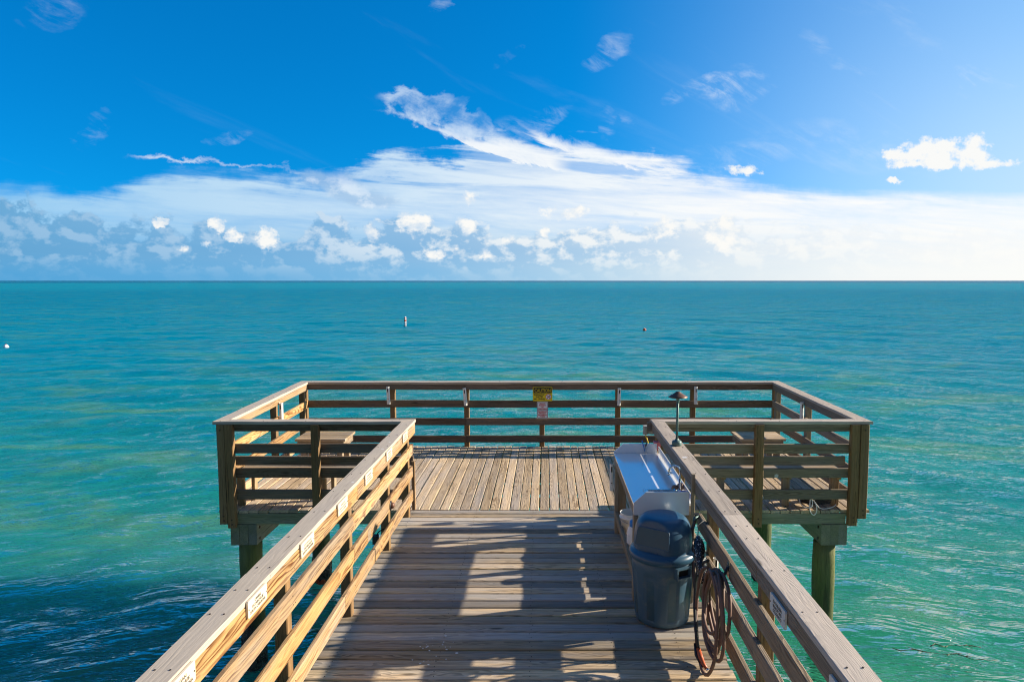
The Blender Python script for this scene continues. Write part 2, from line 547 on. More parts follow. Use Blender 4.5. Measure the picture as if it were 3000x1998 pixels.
# walkway boards run across, 0.145 m apart
mb = MB()
y = 8.965
i = 0
while y > WYB:
    w = 0.1305 + random.uniform(-0.005, 0.003)
    zt = random.uniform(-0.003, 0.003)
    x0 = -1.83 + random.uniform(-0.02, 0.01)
    x1 = 1.44 + random.uniform(-0.02, 0.02)
    mb.board((x0, y - w / 2, -0.019 + zt), (x1, y - w / 2, -0.019 + zt + random.uniform(-0.002, 0.002)), w, 0.038, (0, 0, 1), 0.008, segs=7, warp=0.004, wave=0.004)
    if y > 2.4:
        for jx in (-1.68, -0.86, -0.12, 0.56, 1.10):
            for dy in (-0.038, 0.036):
                nails_for(mb, [(jx + (y - 5) * -0.012 + random.uniform(-0.012, 0.012), y - w / 2 + dy + random.uniform(-0.007, 0.007), zt + 0.0025)])
    y -= 0.1455
    i += 1
mb.build('walkway_deck', [M_WALK, M_NAIL], pier)

# platform boards run towards the sea
mb = MB()
x = PX0 - 0.02
while x < PX1 + 0.1:
    w = 0.1205 + random.uniform(-0.004, 0.003)
    zt = random.uniform(-0.003, 0.003)
    inside = WX0 - 0.1 < x < WX1 + 0.1
    mb.board((x + w / 2, (PYN if inside else 8.95) + random.uniform(-0.008, 0.008), -0.017 + zt), (x + w / 2, PYF + random.uniform(-0.015, 0.02), -0.017 + zt), w, 0.038, (0, 0, 1), 0.006, segs=8, warp=0.003, wave=0.003)
    for jy in (9.06, 9.62, 10.25, 10.85, 11.45, 12.05, 12.44):
        for dx in (-0.034, 0.034):
            nails_for(mb, [(x + w / 2 + dx + random.uniform(-0.007, 0.007), jy + random.uniform(-0.015, 0.015), zt + 0.0045)])
    x += 0.1315
mb.build('platform_deck', [M_PLAT, M_NAIL], pier)

m_ = MB()
rd = random.Random(21)
for k in range(26):
    x, y = rd.gauss(-0.93, 0.10), rd.gauss(5.48, 0.16)
    r_ = rd.uniform(0.003, 0.010) * (1.6 if k < 4 else 1)
    n = 9
    m_.prism([(x + r_ * rd.uniform(.6, 1.2) * math.cos(2 * math.pi * q / n), y + r_ * rd.uniform(.6, 1.1) * math.sin(2 * math.pi * q / n), 0.0052) for q in range(n)], (0, 0, 1), 0.0008)
o_ = m_.build('bird_droppings', M_DROP, pier)
o_['kind'] = 'stuff'

# rim joists and joists
z0, z1 = -0.185, -0.04
for (a, b_) in (((-4.07, 8.968, (z0 + z1) / 2), (3.93, 8.968, (z0 + z1) / 2)), ((-4.25, 12.46, (z0 + z1) / 2), (4.05, 12.46, (z0 + z1) / 2)),
                ((-4.17, 9.0, (z0 + z1) / 2), (-4.28, 12.43, (z0 + z1) / 2)), ((4.09, 9.0, (z0 + z1) / 2), (4.09, 12.43, (z0 + z1) / 2)),
                ((-1.80, WYB, -0.12), (-1.80, 8.93, -0.12)), ((1.41, WYB, -0.12), (1.41, 8.93, -0.12))):
    MB().board(a, b_, 0.04, z1 - z0, (0, 0, 1), 0.004).build('rim_joist', M_BEAM, pier)
for jy in (9.62, 10.25, 10.85, 11.45, 12.05):
    MB().board((-4.27, jy, -0.115), (4.06, jy, -0.115), 0.04, 0.14, (0, 0, 1)).build('joist', M_BEAM, pier)
for jx in (-0.86, -0.12, 0.56):
    MB().board((jx, WYB, -0.12), (jx, 8.94, -0.12), 0.04, 0.15, (0, 0, 1)).build('joist', M_BEAM, pier)
# beams over the pilings, seen end on under each wing
for (xa, xb) in ((-4.14, -3.80), (3.61, 3.955)):
    m_ = MB()
    w3 = (xb - xa) / 3
    for k in range(3):
        m_.board((xa + w3 * (k + 0.5), 8.93 + 0.006 * k, -0.325), (xa + w3 * (k + 0.5), 12.5, -0.325), w3 - 0.003, 0.275, (0, 0, 1), 0.003)
    xs = xb if xa < 0 else xa
    sgn = 1 if xa < 0 else -1
    for (by, bz) in ((9.03, -0.25), (9.03, -0.40), (9.3, -0.27), (11.2, -0.3)):
        m_.disc((xs, by, bz), (sgn, 0, 0), 0.02, 6, mat=1, th=0.012)
    m_.build('beam', [M_BEAM, M_BOLT], pier)
# walkway cross beams
for yb in (4.0, -1.0):
    MB().board((-2.05, yb, -0.335), (1.65, yb, -0.335), 0.2, 0.26, (0, 0, 1)).build('cross_beam', M_BEAM, pier)


def piling(x, y, top, growth=False):
    r = 0.143
    p = []
    for k in range(15):
        z = top - (top + 4.2) * k / 14
        p.append((x + 0.006 * math.sin(k * 1.3 + x), y + 0.006 * math.cos(k * 1.1 + y), z))
    o = MB().tube(p, [r + 0.004 * math.sin(k * 1.7 + x * 3) for k in range(15)], 24).build('piling', M_PILE, pier)
    # crust of barnacles round the tide line
    m2 = MB()
    n, rows = 40, 30
    vs = []
    for j in range(rows + 1):
        z = -1.42 - 1.1 * j / rows
        for k in range(n):
            th = 2 * math.pi * k / n
            fade = min(1, j / 7)
            rr = r - 0.012 + fade * (0.016 + random.random() * 0.022)
            if random.random() < 0.35 * (1 - fade) + 0.04:
                rr = r - 0.012
            vs.append((x + rr * math.cos(th), y + rr * math.sin(th), z + random.uniform(-0.012, 0.012)))
    fs = [(j * n + k, (j + 1) * n + k, (j + 1) * n + (k + 1) % n, j * n + (k + 1) % n) for j in range(rows) for k in range(n)]
    m2.add(vs, fs)
    m2.build('barnacle_crust', M_BARN, o)
    if growth:
        m3 = MB()
        for k in range(60):
            th = random.uniform(0, 6.28)
            c = Vector((x + (r + 0.03) * math.cos(th), y + (r + 0.03) * math.sin(th), WATER_Z + random.uniform(0.0, 0.13)))
            q = random.uniform(0.018, 0.045)
            m3.lathe([(0.001, -q), (q * .8, -q * .5), (q, 0), (q * .7, q * .6), (0.001, q)], c, 7)
        m3.build('red_growth', M_RUSTGROWTH, o)
    return o


for (x, y, top, g) in ((-3.945, 9.08, -0.46, False), (3.715, 9.08, -0.46, False), (-3.74, 11.3, -0.46, True), (3.62, 11.4, -0.46, False),
                       (-1.75, 4.0, -0.465, False), (1.35, 4.0, -0.465, False), (-1.75, -1.0, -0.465, False), (1.35, -1.0, -0.465, False)):
    piling(x, y, top, g)

# ------------------------------------------------------------------ railings
TH = 0.038
PLAT_RAILS = ((1.105, 0.12), (0.79, 0.13), (0.47, 0.13), (0.15, 0.125))
WALK_RAILS = ((1.085, 0.13), (0.847, 0.138), (0.56, 0.138), (0.25, 0.138))
CAPZ = 1.17


def bolts(mb, pts, n):
    for p in pts:
        mb.disc(p, n, 0.011, 7, mat=1, th=0.006)


def cap_piece(root, outline, mat):
    MB().prism([(x, y, CAPZ - 0.018) for x, y in outline], (0, 0, 1), 0.038).build('cap_rail', mat, root)


def cap_board(root, outline, mat, segs=12):
    """mitred cap board: outline = inner start, inner end, outer end, outer start; grain follows its length"""
    a, b_, c_, d_ = [Vector((q[0], q[1], 0)) for q in outline]
    mb = MB()
    vs, gs = [], []
    go = random.uniform(0, 30)
    Lr = (b_ - a).normalized()
    e = 0.004
    for i in range(segs + 1):
        s = i / segs
        inn = a.lerp(b_, s)
        out = d_.lerp(c_, s)
        w = (out - inn).normalized()
        h = 0.002 * math.sin(i * 1.9 + go)
        ww = (out - inn).length
        for (p, z, aa) in ((inn, -0.019 + e, 0), (inn, 0.019 - e, 0), (inn + w * e, 0.019, e), (out - w * e, 0.019, ww - e), (out, 0.019 - e, ww), (out, -0.019 + e, ww), (out - w * e, -0.019, ww - e), (inn + w * e, -0.019, e)):
            vs.append(p + Vector((0, 0, CAPZ + z + h)))
            gs.append((p.dot(Lr) + go, aa - ww / 2, z))
    fs = []
    for i in range(segs):
        for j in range(8):
            k = (j + 1) % 8
            fs.append((i * 8 + j, i * 8 + k, (i + 1) * 8 + k, (i + 1) * 8 + j))
    fs += [tuple(reversed(range(8))), tuple(range(segs * 8, segs * 8 + 8))]
    # outward normals
    p0, p1, p2 = Vector(vs[2]), Vector(vs[3]), Vector(vs[11])
    if (p1 - p0).cross(p2 - p1).z < 0:
        fs = [tuple(reversed(q)) for q in fs]
    mb.add(vs, fs, gs)
    # screw heads along both edges
    for i in range(int((b_ - a).length / 0.55) + 1):
        p = a.lerp(b_, min(0.98, 0.02 + i * 0.55 / (b_ - a).length))
        q = d_.lerp(c_, min(0.98, 0.02 + i * 0.55 / (b_ - a).length))
        for f in (0.25, 0.75):
            z = p.lerp(q, f + random.uniform(-.04, .04))
            mb.disc((z.x, z.y, CAPZ + 0.0185), (0, 0, 1), 0.0055, 6, mat=1, th=0.0035)
    mb.build('cap_rail', [mat, M_NAIL], root)


def rail_nails(mb, x, sx, a, b_, z, ys):
    for y in ys:
        if a < y < b_:
            for (dy, dz_) in ((-0.018, 0.035), (0.02, -0.034), (-0.02, -0.03)):
                mb.disc((x - sx * 0.004, y + dy + random.uniform(-.006, .006), z + dz_ + random.uniform(-.006, .006)), (sx, 0, 0), random.uniform(0.004, 0.006), 7, mat=1, th=0.004)
    return mb


# far railing ------------------------------------------------
r_far = thing('railing', 'long dark weathered railing along the seaward edge, carrying the yellow caution sign', 'railing', (0, 12.45, 0), 'railings round the pier')
YF = 12.43
cap_board(r_far, ((PX0 - 0.02, YF - 0.012), (PX1 - 0.015, YF - 0.012), (PX1 + 0.16, YF + 0.155), (PX0 - 0.185, YF + 0.155)), M_CAP, 24)
for (z, w) in PLAT_RAILS:
    xs = [PX0 - 0.01, -1.44, -0.075 if z < 0.3 else 1.295, PX1 - 0.002]
    for a, b_ in zip(xs, xs[1:]):
        MB().board((a + 0.002, YF + TH / 2, z + random.uniform(-.004, .004)), (b_ - 0.002, YF + TH / 2, z + random.uniform(-.004, .004)), w, TH, (0, 1, 0), 0.005, segs=10, warp=0.004).build('rail', M_RAIL, r_far)
for x in (-2.77, -1.435, -0.076, 1.295, 2.65):
    MB().board((x, YF + TH + 0.046, -0.3), (x, YF + TH + 0.046, CAPZ - 0.02), 0.092, 0.09, (0, 1, 0), 0.006).build('post', M_POST, r_far)

# side railings ----------------------------------------------
for side, lab in ((-1, 'sunlit amber railing on the left end of the pier platform'), (1, 'shaded grey-brown railing on the right end of the pier platform')):
    xi = PX0 - 0.008 if side < 0 else PX1 - 0.002
    sgn = side
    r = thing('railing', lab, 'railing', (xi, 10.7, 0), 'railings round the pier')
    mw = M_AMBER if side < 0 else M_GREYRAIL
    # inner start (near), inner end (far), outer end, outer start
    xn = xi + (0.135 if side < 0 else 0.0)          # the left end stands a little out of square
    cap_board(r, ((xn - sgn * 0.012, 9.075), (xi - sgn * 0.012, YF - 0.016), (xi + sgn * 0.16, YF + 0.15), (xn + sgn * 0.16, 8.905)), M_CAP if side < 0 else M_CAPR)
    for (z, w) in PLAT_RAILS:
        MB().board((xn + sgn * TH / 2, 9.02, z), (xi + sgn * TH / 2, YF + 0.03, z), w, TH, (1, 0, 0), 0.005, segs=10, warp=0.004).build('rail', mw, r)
    for (y, zb) in ((12.38, -0.3), (10.93, -0.3)):
        xp = xi + (xn - xi) * (YF - y) / (YF - 9.0) + sgn * (TH + 0.048)
        MB().board((xp, y, zb), (xp, y, CAPZ - 0.02), 0.09, 0.092, (0, 1, 0), 0.006).build('post', M_POST if side < 0 else M_GREYRAIL, r)
    # far corner post inside the mitre
    MB().board((xi + sgn * 0.085, YF + 0.088, -0.3), (xi + sgn * 0.085, YF + 0.088, CAPZ - 0.02), 0.1, 0.09, (0, 1, 0), 0.006).build('post', M_POST, r)

# near railings ----------------------------------------------
for side, lab in ((-1, 'dark shaded railing behind the left wing bench, facing the shore'), (1, 'brown railing behind the right wing bench, with bolted posts facing the shore')):
    xo = -4.06 if side < 0 else 3.94
    xw = WX0 - 0.03 if side < 0 else WX1 + 0.03
    r = thing('railing', lab, 'railing', ((xo + xw) / 2, 9.0, 0), 'railings round the pier')
    oc = (-4.306, 4.22)[side > 0]
    ic = (PX0 + 0.139, PX1 - 0.014)[side > 0]
    if side < 0:
        cap_board(r, ((ic, 9.07), (-1.72, 9.07), (-1.875, 8.90), (oc, 8.90)), M_CAP)
    else:
        cap_board(r, ((ic, 9.07), (1.36, 9.07), (1.535, 8.905), (oc, 8.905)), M_CAPR)
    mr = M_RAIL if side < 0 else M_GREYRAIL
    a, b_ = min(xo, xw), max(xo, xw)
    for (z, w) in ((1.105, 0.12), (0.815, 0.125), (0.49, 0.125), (0.205, 0.13)):
        MB().board((a - 0.09, 8.99, z), (b_ + (0.09 if side > 0 else 0), 8.99, z), w, TH, (0, 1, 0), 0.005, segs=8, warp=0.004).build('rail', mr, r)
    # nailing strip under the cap, outside
    if side < 0:
        MB().board((-4.04, 8.935, 1.128), (-1.9, 8.935, 1.128), 0.04, 0.03, (0, 1, 0), 0.003).build('cleat', mr, r)
    else:
        MB().board((1.52, 8.935, 1.128), (3.93, 8.935, 1.128), 0.04, 0.03, (0, 1, 0), 0.003).build('cleat', mr, r)
    px = (-4.205, -4.10, -2.985) if side < 0 else (4.115, 3.995, 2.755)
    for k, x in enumerate(px):
        wd = 0.1 if side < 0 else 0.11
        zb = (-0.165, -0.215, -0.2)[k] if side < 0 else (-0.09, -0.185, -0.2)[k]
        m_ = MB().board((x, 8.925 - 0.004 * k, zb), (x, 8.925 - 0.004 * k, CAPZ - 0.02), wd, 0.085, (0, 1, 0), 0.006, segs=8, warp=0.004)
        bolts(m_, [(x + 0.01, 8.882 - 0.004 * k, zb + 0.05), (x + 0.005, 8.882 - 0.004 * k, zb + 0.11)], (0, -1, 0))
        if k == 0:
            bolts(m_, [(x, 8.882, 1.08)], (0, -1, 0))
        m_.build('post', [M_POST, M_BOLT], r)

# walkway railings -------------------------------------------
r_wl = thing('railing', 'sunlit amber walkway railing on the left with a row of cream plaques', 'railing', (WX0, 4, 0), 'railings round the pier')
cap_board(r_wl, ((WX0 - 0.002, 4.2), (WX0 - 0.002, 9.065), (-1.868, 8.897), (-1.868, 4.2)), M_CAP, 24)
cap_board(r_wl, ((WX0 - 0.002, WYB), (WX0 - 0.002, 4.196), (-1.868, 4.196), (-1.868, WYB)), M_CAP, 24)
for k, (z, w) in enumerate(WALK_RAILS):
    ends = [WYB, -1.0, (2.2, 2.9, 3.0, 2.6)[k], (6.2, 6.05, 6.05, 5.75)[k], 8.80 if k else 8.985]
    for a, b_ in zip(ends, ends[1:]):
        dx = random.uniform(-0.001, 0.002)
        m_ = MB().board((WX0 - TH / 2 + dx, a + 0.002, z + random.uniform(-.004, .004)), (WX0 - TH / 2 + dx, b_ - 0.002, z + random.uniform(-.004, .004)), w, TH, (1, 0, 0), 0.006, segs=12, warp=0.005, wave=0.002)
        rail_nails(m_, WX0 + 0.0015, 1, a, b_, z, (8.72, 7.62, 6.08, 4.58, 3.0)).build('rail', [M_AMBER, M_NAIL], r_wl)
for y in (8.72, 7.62, 6.08, 4.58, 3.0, 1.4, -0.2, -1.8, -3.4, -5.0):
    MB().board((WX0 - TH - 0.043, y, -0.3), (WX0 - TH - 0.043, y, CAPZ - 0.02), 0.09, 0.085, (0, 1, 0), 0.006, segs=6, warp=0.003).build('post', M_POST, r_wl)
MB().board((WX0 - 0.02, 8.93, 0.02), (WX0 - 0.02, 8.93, 0.66), 0.045, 0.04, (0, 1, 0), 0.004).build('corner_stud', M_AMBER, r_wl)
m_ = MB()
m_.box(WX0 - 0.002, WX0 + 0.003, 6.52, 6.64, 0.505, 0.615, 0.0005)
m_.build('splice_plate', M_GREYRAIL, r_wl)

r_wr = thing('railing', 'weathered grey walkway railing on the right with the hose hung on it', 'railing', (WX1, 4, 0), 'railings round the pier')
cap_board(r_wr, ((WX1 - 0.005, 5.3), (WX1 - 0.005, 9.065), (1.53, 8.91), (1.53, 5.3)), M_CAPR, 24)
cap_board(r_wr, ((WX1 - 0.005, WYB), (WX1 - 0.005, 5.296), (1.53, 5.296), (1.53, WYB)), M_CAPR, 24)
for k, (z, w) in enumerate(WALK_RAILS):
    z = z - (-0.009, 0.02, 0.0, 0.0)[k]
    w = (0.112, w, w, w)[k]
    top = (8.985, 6.2, 8.9, 8.9)[k]
    ends = [WYB, -1.0, (2.0, 2.6, 3.2, 2.4)[k], (4.42, 4.46, 4.46, 4.46)[k], top]
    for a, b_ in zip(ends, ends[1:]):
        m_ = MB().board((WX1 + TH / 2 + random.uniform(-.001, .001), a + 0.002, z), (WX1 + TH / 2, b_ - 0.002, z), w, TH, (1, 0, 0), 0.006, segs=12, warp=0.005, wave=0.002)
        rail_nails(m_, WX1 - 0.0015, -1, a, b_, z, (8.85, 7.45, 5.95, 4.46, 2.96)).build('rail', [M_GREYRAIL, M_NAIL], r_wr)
for y in (8.85, 7.45, 5.95, 4.46, 2.96, 1.4, -0.2, -1.8, -3.4, -5.0):
    MB().board((WX1 + TH + 0.043, y, -0.3), (WX1 + TH + 0.043, y, CAPZ - 0.02), 0.092, 0.085, (0, 1, 0), 0.006, segs=6, warp=0.003).build('post', M_POST, r_wr)

# ------------------------------------------------------------------ name plaques on the rails
LEFT_PLAQUES = [(8.30, '', 'cream plaque nearest the far corner of the left walkway rail, above the shaded platform'),
                (7.445, '', 'cream plaque second from the far end of the left walkway rail'),
                (6.57, '', 'cream plaque third from the far end of the left walkway rail'),
                (5.705, '', 'cream plaque fourth from the far end of the left walkway rail, over a post'),
                (4.84, '\nTATARCHUK\nSOUTH CAROLINA', 'cream plaque with faint worn letters, second whole one from the near end of left rail'),
                (3.97, 'OWEN\nTATARCHUK\nSOUTH CAROLINA', 'cream plaque with three legible rows of brown letters on left walkway rail, nearest whole one'),
                (3.10, 'LOGAN\nTATARCHUK\nSOUTH CAROLINA', 'cream plaque cut off by the bottom picture edge on left walkway rail')]


def plaque(y, body, label, x, n, mat, width=0.27, height=0.10, z=1.13, group='name plaques screwed to the walkway rails'):
    n = Vector(n)
    right = Vector((0, 1, 0)) if n.x > 0 else Vector((0, -1, 0))
    up = Vector((0, 0, 1))
    root = thing('name_plaque', label, 'plaque', (x, y, z), group)
    o = Vector((x, y, z)) + n * 0.002
    c = 0.008
    a, b_ = width / 2, height / 2
    out = [(-a + c, -b_), (a - c, -b_), (a, -b_ + c), (a, b_ - c), (a - c, b_), (-a + c, b_), (-a, b_ - c), (-a, -b_ + c)]
    MB().prism([o + right * u + up * v for u, v in out], n, 0.012).build('plate', mat, root)
    mb = MB()
    lines = body.split('\n') if body else ['', '', '']
    rp = random.Random(int(y * 100))
    fr = (o + n * 0.012, right, up, n)
    sz = height * 0.74 / len(lines)
    for k, ln in enumerate(lines):
        wmax = width * 0.80 * min(1.0, len(ln) / 13.0 + 0.08)
        if not ln:                        # worn past reading: only traces of the letters are left
            u = -width * rp.uniform(0.2, 0.36)
            end = -u
            while u < end:
                g = rp.uniform(0.006, 0.011)
                vv = (len(lines) - 1) * sz / 2 - k * sz - 0.002
                q0 = fr[0] + right * u + up * (vv - sz * 0.3)
                mb.prism([q0, q0 + right * g * .55, q0 + right * g * rp.uniform(.3, .7) + up * sz * 0.55, q0 + up * sz * rp.uniform(.3, .55)], n, 0.001)
                u += g * 1.45
            continue
        put_text(mb, ln, sz * 0.98, fr, 0.0, (len(lines) - 1) * sz / 2 - k * sz - 0.002, 0, 0.0006, width=wmax, lift=0.0007)
    mb.build('lettering', M_INK, root)
    for sx in (-1, 1):
        MB().disc(o + n * 0.012 + right * sx * (a - 0.012), n, 0.0045, 8, th=0.002).build('screw', M_NAIL, root)


for k, (y, body, lab) in enumerate(LEFT_PLAQUES):
    plaque(y, body, lab, WX0, (1, 0, 0), M_PLAQUE, z=1.128)
plaque(3.97, 'KATHLEEN\nBRADFORD\nCOLORADO', 'faded grey plaque with dark letters on the shaded right walkway rail', WX1, (-1, 0, 0), M_PLAQUEGREY, width=0.27, height=0.11, z=1.066)
plaque(3.08, '', 'corner of a pale plaque at the bottom picture edge on the right walkway rail', WX1, (-1, 0, 0), M_PLAQUEGREY, width=0.27, height=0.11, z=1.066)

# ------------------------------------------------------------------ signs on the far rail
fr_n = Vector((0, -1, 0))
root = thing('caution_sign', 'yellow CAUTION shallow water no diving sign on the far railing', 'sign', (-0.064, 12.41, 0.976))
o = Vector((-0.064, 12.41, 0.976))
X, Z = Vector((1, 0, 0)), Vector((0, 0, 1))


def rrect(o, a, b_, c, k=4):
    pts = []
    for (sx, sz, t0) in ((1, -1, -90), (1, 1, 0), (-1, 1, 90), (-1, -1, 180)):
        for i in range(k + 1):
            th = math.radians(t0 + 90 * i / k)
            pts.append(o + X * (sx * (a - c) + c * math.cos(th)) + Z * (sz * (b_ - c) + c * math.sin(th)))
    return pts


MB().prism(rrect(o, 0.175, 0.126, 0.012), fr_n, 0.004).build('panel', M_YELLOW, root)
of = o + fr_n * 0.004
MB().prism(rrect(of + Z * 0.066, 0.164, 0.050, 0.004), fr_n, 0.0015).build('header_band', M_SIGNBLACK, root)
mb = MB()
put_text(mb, 'CAUTION', 0.084, (of + fr_n * 0.0015, X, Z, fr_n), 0, 0.064, 0, 0.0, width=0.285, lift=0.001)
mb.build('header_lettering', M_YELLOW, root)
mb = MB()
put_text(mb, 'SHALLOW', 0.040, (of, X, Z, fr_n), -0.058, -0.012, 0, 0.0016, width=0.19, lift=0.001)
put_text(mb, 'WATER', 0.040, (of, X, Z, fr_n), -0.058, -0.050, 0, 0.0016, width=0.135, lift=0.001)
put_text(mb, 'NO DIVING', 0.040, (of, X, Z, fr_n), -0.058, -0.090, 0, 0.0016, width=0.195, lift=0.001)
mb.build('message_lettering', M_SIGNBLACK, root)
pc = of + X * 0.105 + Z * -0.05
mb = MB()
mb.disc(pc, fr_n, 0.053, 28, th=0.001, mat=0)
mb.disc(pc + fr_n * 0.001, fr_n, 0.045, 28, th=0.001, mat=1)
# diving figure
for (p, q, w) in (((-0.022, -0.022), (0.02, 0.018), 0.012), ((0.004, 0.004), (0.024, -0.016), 0.007), ((-0.018, -0.018), (-0.024, -0.034), 0.006), ((0.02, 0.018), (0.03, 0.03), 0.012)):
    a = pc + X * p[0] + Z * p[1]
    b_ = pc + X * q[0] + Z * q[1]
    d = (b_ - a).normalized()
    s_ = d.cross(fr_n) * w / 2
    mb.prism([a - s_ + fr_n * 0.002, b_ - s_ + fr_n * 0.002, b_ + s_ + fr_n * 0.002, a + s_ + fr_n * 0.002], fr_n, 0.0008, mat=2)
d = (X * -1 + Z).normalized()
s_ = d.cross(fr_n) * 0.0045
mb.prism([pc - d * 0.046 - s_ + fr_n * 0.0028, pc + d * 0.046 - s_ + fr_n * 0.0028, pc + d * 0.046 + s_ + fr_n * 0.0028, pc - d * 0.046 + s_ + fr_n * 0.0028], fr_n, 0.0008, mat=0)
mb.build('no_diving_symbol', [M_SIGNRED, M_SIGNWHITE, M_SIGNBLACK], root)

root = thing('notice_sign', 'small white bilingual no trespassing sign with red letters below the caution sign', 'sign', (-0.065, 12.41, 0.68))
o = Vector((-0.065, 12.41, 0.682))
MB().prism(rrect(o, 0.099, 0.150, 0.014), fr_n, 0.004).build('panel', M_SIGNWHITE, root)
of = o + fr_n * 0.004
mb = MB()
ring_o, ring_i = rrect(of, 0.092, 0.142, 0.012), rrect(of, 0.086, 0.136, 0.009)
k = len(ring_o)
mb.add(ring_o + ring_i + [p + fr_n * 0.001 for p in ring_o] + [p + fr_n * 0.001 for p in ring_i],
       [(2 * k + i, 2 * k + (i + 1) % k, 3 * k + (i + 1) % k, 3 * k + i) for i in range(k)] + [(i, (i + 1) % k, 2 * k + (i + 1) % k, 2 * k + i) for i in range(k)])
mb.prism([of + X * -0.086 + Z * -0.004, of + X * 0.086 + Z * -0.004, of + X * 0.086 + Z * 0.003, of + X * -0.086 + Z * 0.003], fr_n, 0.001)
mb.build('border', M_SIGNBLUE, root)
mb = MB()
for k, ln in enumerate(('PRIVATE', 'PROPERTY', 'NO', 'TRESPASSING')):
    put_text(mb, ln, 0.030, (of, X, Z, fr_n), 0, 0.117 - k * 0.0305, 0, 0.0012, width=(0.10, 0.13, 0.034, 0.158)[k], lift=0.001)
for k, ln in enumerate(('PROPIEDAD', 'PRIVADA', 'PROHIBIDO', 'PASAR')):
    put_text(mb, ln, 0.030, (of, X, Z, fr_n), 0, -0.026 - k * 0.0295, 0, 0.0012, width=(0.155, 0.12, 0.155, 0.092)[k], lift=0.001)
mb.build('lettering', M_SIGNRED, root)

# ------------------------------------------------------------------ rod holders (white tubes) on the rails
def rod_holder(x, y, z, label, tilt=(0, 0, 1), h=0.31, r=0.03, mat=None, group='white rod holder tubes on the railings'):
    root = thing('rod_holder', label, 'rod holder', (x, y, z), group)
    p = Vector((x, y, z))
    d = Vector(tilt).normalized()
    prof = [p, p + d * h * 0.5, p + d * h]
    MB().tube(prof, r, 18, caps=False).tube(prof, r * 0.84, 18, caps=False).tube([p + d * (h - 0.006), p + d * (h + 0.003)], [r * 1.04, r * 1.04], 18, caps=False).build('tube', mat or M_PVC, root)
    fr = Vector((0, -1, 0))
    for k in (0.3, 0.72):
        MB().disc(p + d * h * k + fr * (r - 0.003), fr, 0.007, 8, th=0.005).build('screw', M_BOLT, root)
    m3 = MB()
    m3.prism([p + d * h * 0.82 + fr * (r - 0.002) + X * a + Z * b_ for a, b_ in ((-0.008, -0.03), (0.008, -0.03), (0.008, 0.03), (-0.008, 0.03))], fr, 0.0035)
    m3.build('slot', M_HOLE, root)


for (x, z, lab, tl) in ((-2.817, 0.80, 'leftmost white rod holder tube on the far railing', (-0.03, 0, 1)),
                        (-1.44, 0.775, 'white rod holder tube on the far railing, left of the caution sign', (-0.07, 0, 1)),
                        (1.30, 0.775, 'white rod holder tube on the far railing, left of the bronze lamp', (0.03, 0, 1)),
                        (2.675, 0.80, 'white rod holder tube on the far railing, right of the bronze lamp', (-0.01, 0, 1))):
    rod_holder(x, 12.375, z, lab, tl)
rod_holder(-4.178, 10.9, 0.74, 'white rod holder tube on the sunlit left end railing', h=0.34)
rod_holder(4.015, 10.85, 0.78, 'white rod holder tube on the shaded right end railing', h=0.32)
rod_holder(0.775, 8.12, 0.52, 'white rod holder tube on the far left leg of the cleaning table', h=0.32, r=0.022)
rod_holder(1.46, 5.84, 0.42, 'short white tube strapped to a right walkway railing post beside the hose', h=0.2, r=0.022)

root = thing('drain_tube', 'white tube with a blue upper sleeve outside the left walkway railing', 'tube', (-1.79, 7.69, 0))
MB().tube([(-1.79, 7.67, -0.02), (-1.79, 7.68, 0.25)], 0.02, 14).build('lower_tube', M_PVC, root)
MB().tube([(-1.79, 7.68, 0.25), (-1.79, 7.69, 0.53)], 0.032, 16).tube([(-1.79, 7.69, 0.525), (-1.79, 7.69, 0.534)], 0.02, 12, mat=1).build('upper_sleeve', [M_PVCBLUE, M_HOLE], root)
root = thing('bracket', 'small dark plastic bracket outside the left walkway railing near the blue tube', 'bracket', (-1.86, 7.45, 0.17))
MB().box(-1.90, -1.84, 7.42, 7.50, 0.13, 0.22, 0.012).build('body', M_BLACK, root)
MB().tube([(-1.86, 7.46, 0.22), (-1.84, 7.5, 0.25), (-1.8, 7.55, 0.26)], 0.006, 8).build('cable', M_BLACK, root)

root = thing('deck_light', 'round dark dome light on the third board of the left walkway railing', 'light', (WX0 + 0.002, 7.49, 0.545))
m_ = MB()
prof = [(0.052, 0.0), (0.052, 0.008), (0.046, 0.012), (0.036, 0.014), (0.034, 0.03), (0.026, 0.042), (0.012, 0.048), (0.0005, 0.049)]
rot = Matrix.Rotation(math.radians(90), 4, 'Y')
for pr, nm, mt in ((prof[:4], 'base_ring', M_BLACK), (prof[3:], 'dome', M_BRONZE)):
    q = MB().lathe(pr, (0, 0, 0), 24)
    q.v = [tuple(rot @ Vector(v) + Vector((WX0 + 0.001, 7.49, 0.545))) for v in q.v]
    q.build(nm, mt, root)

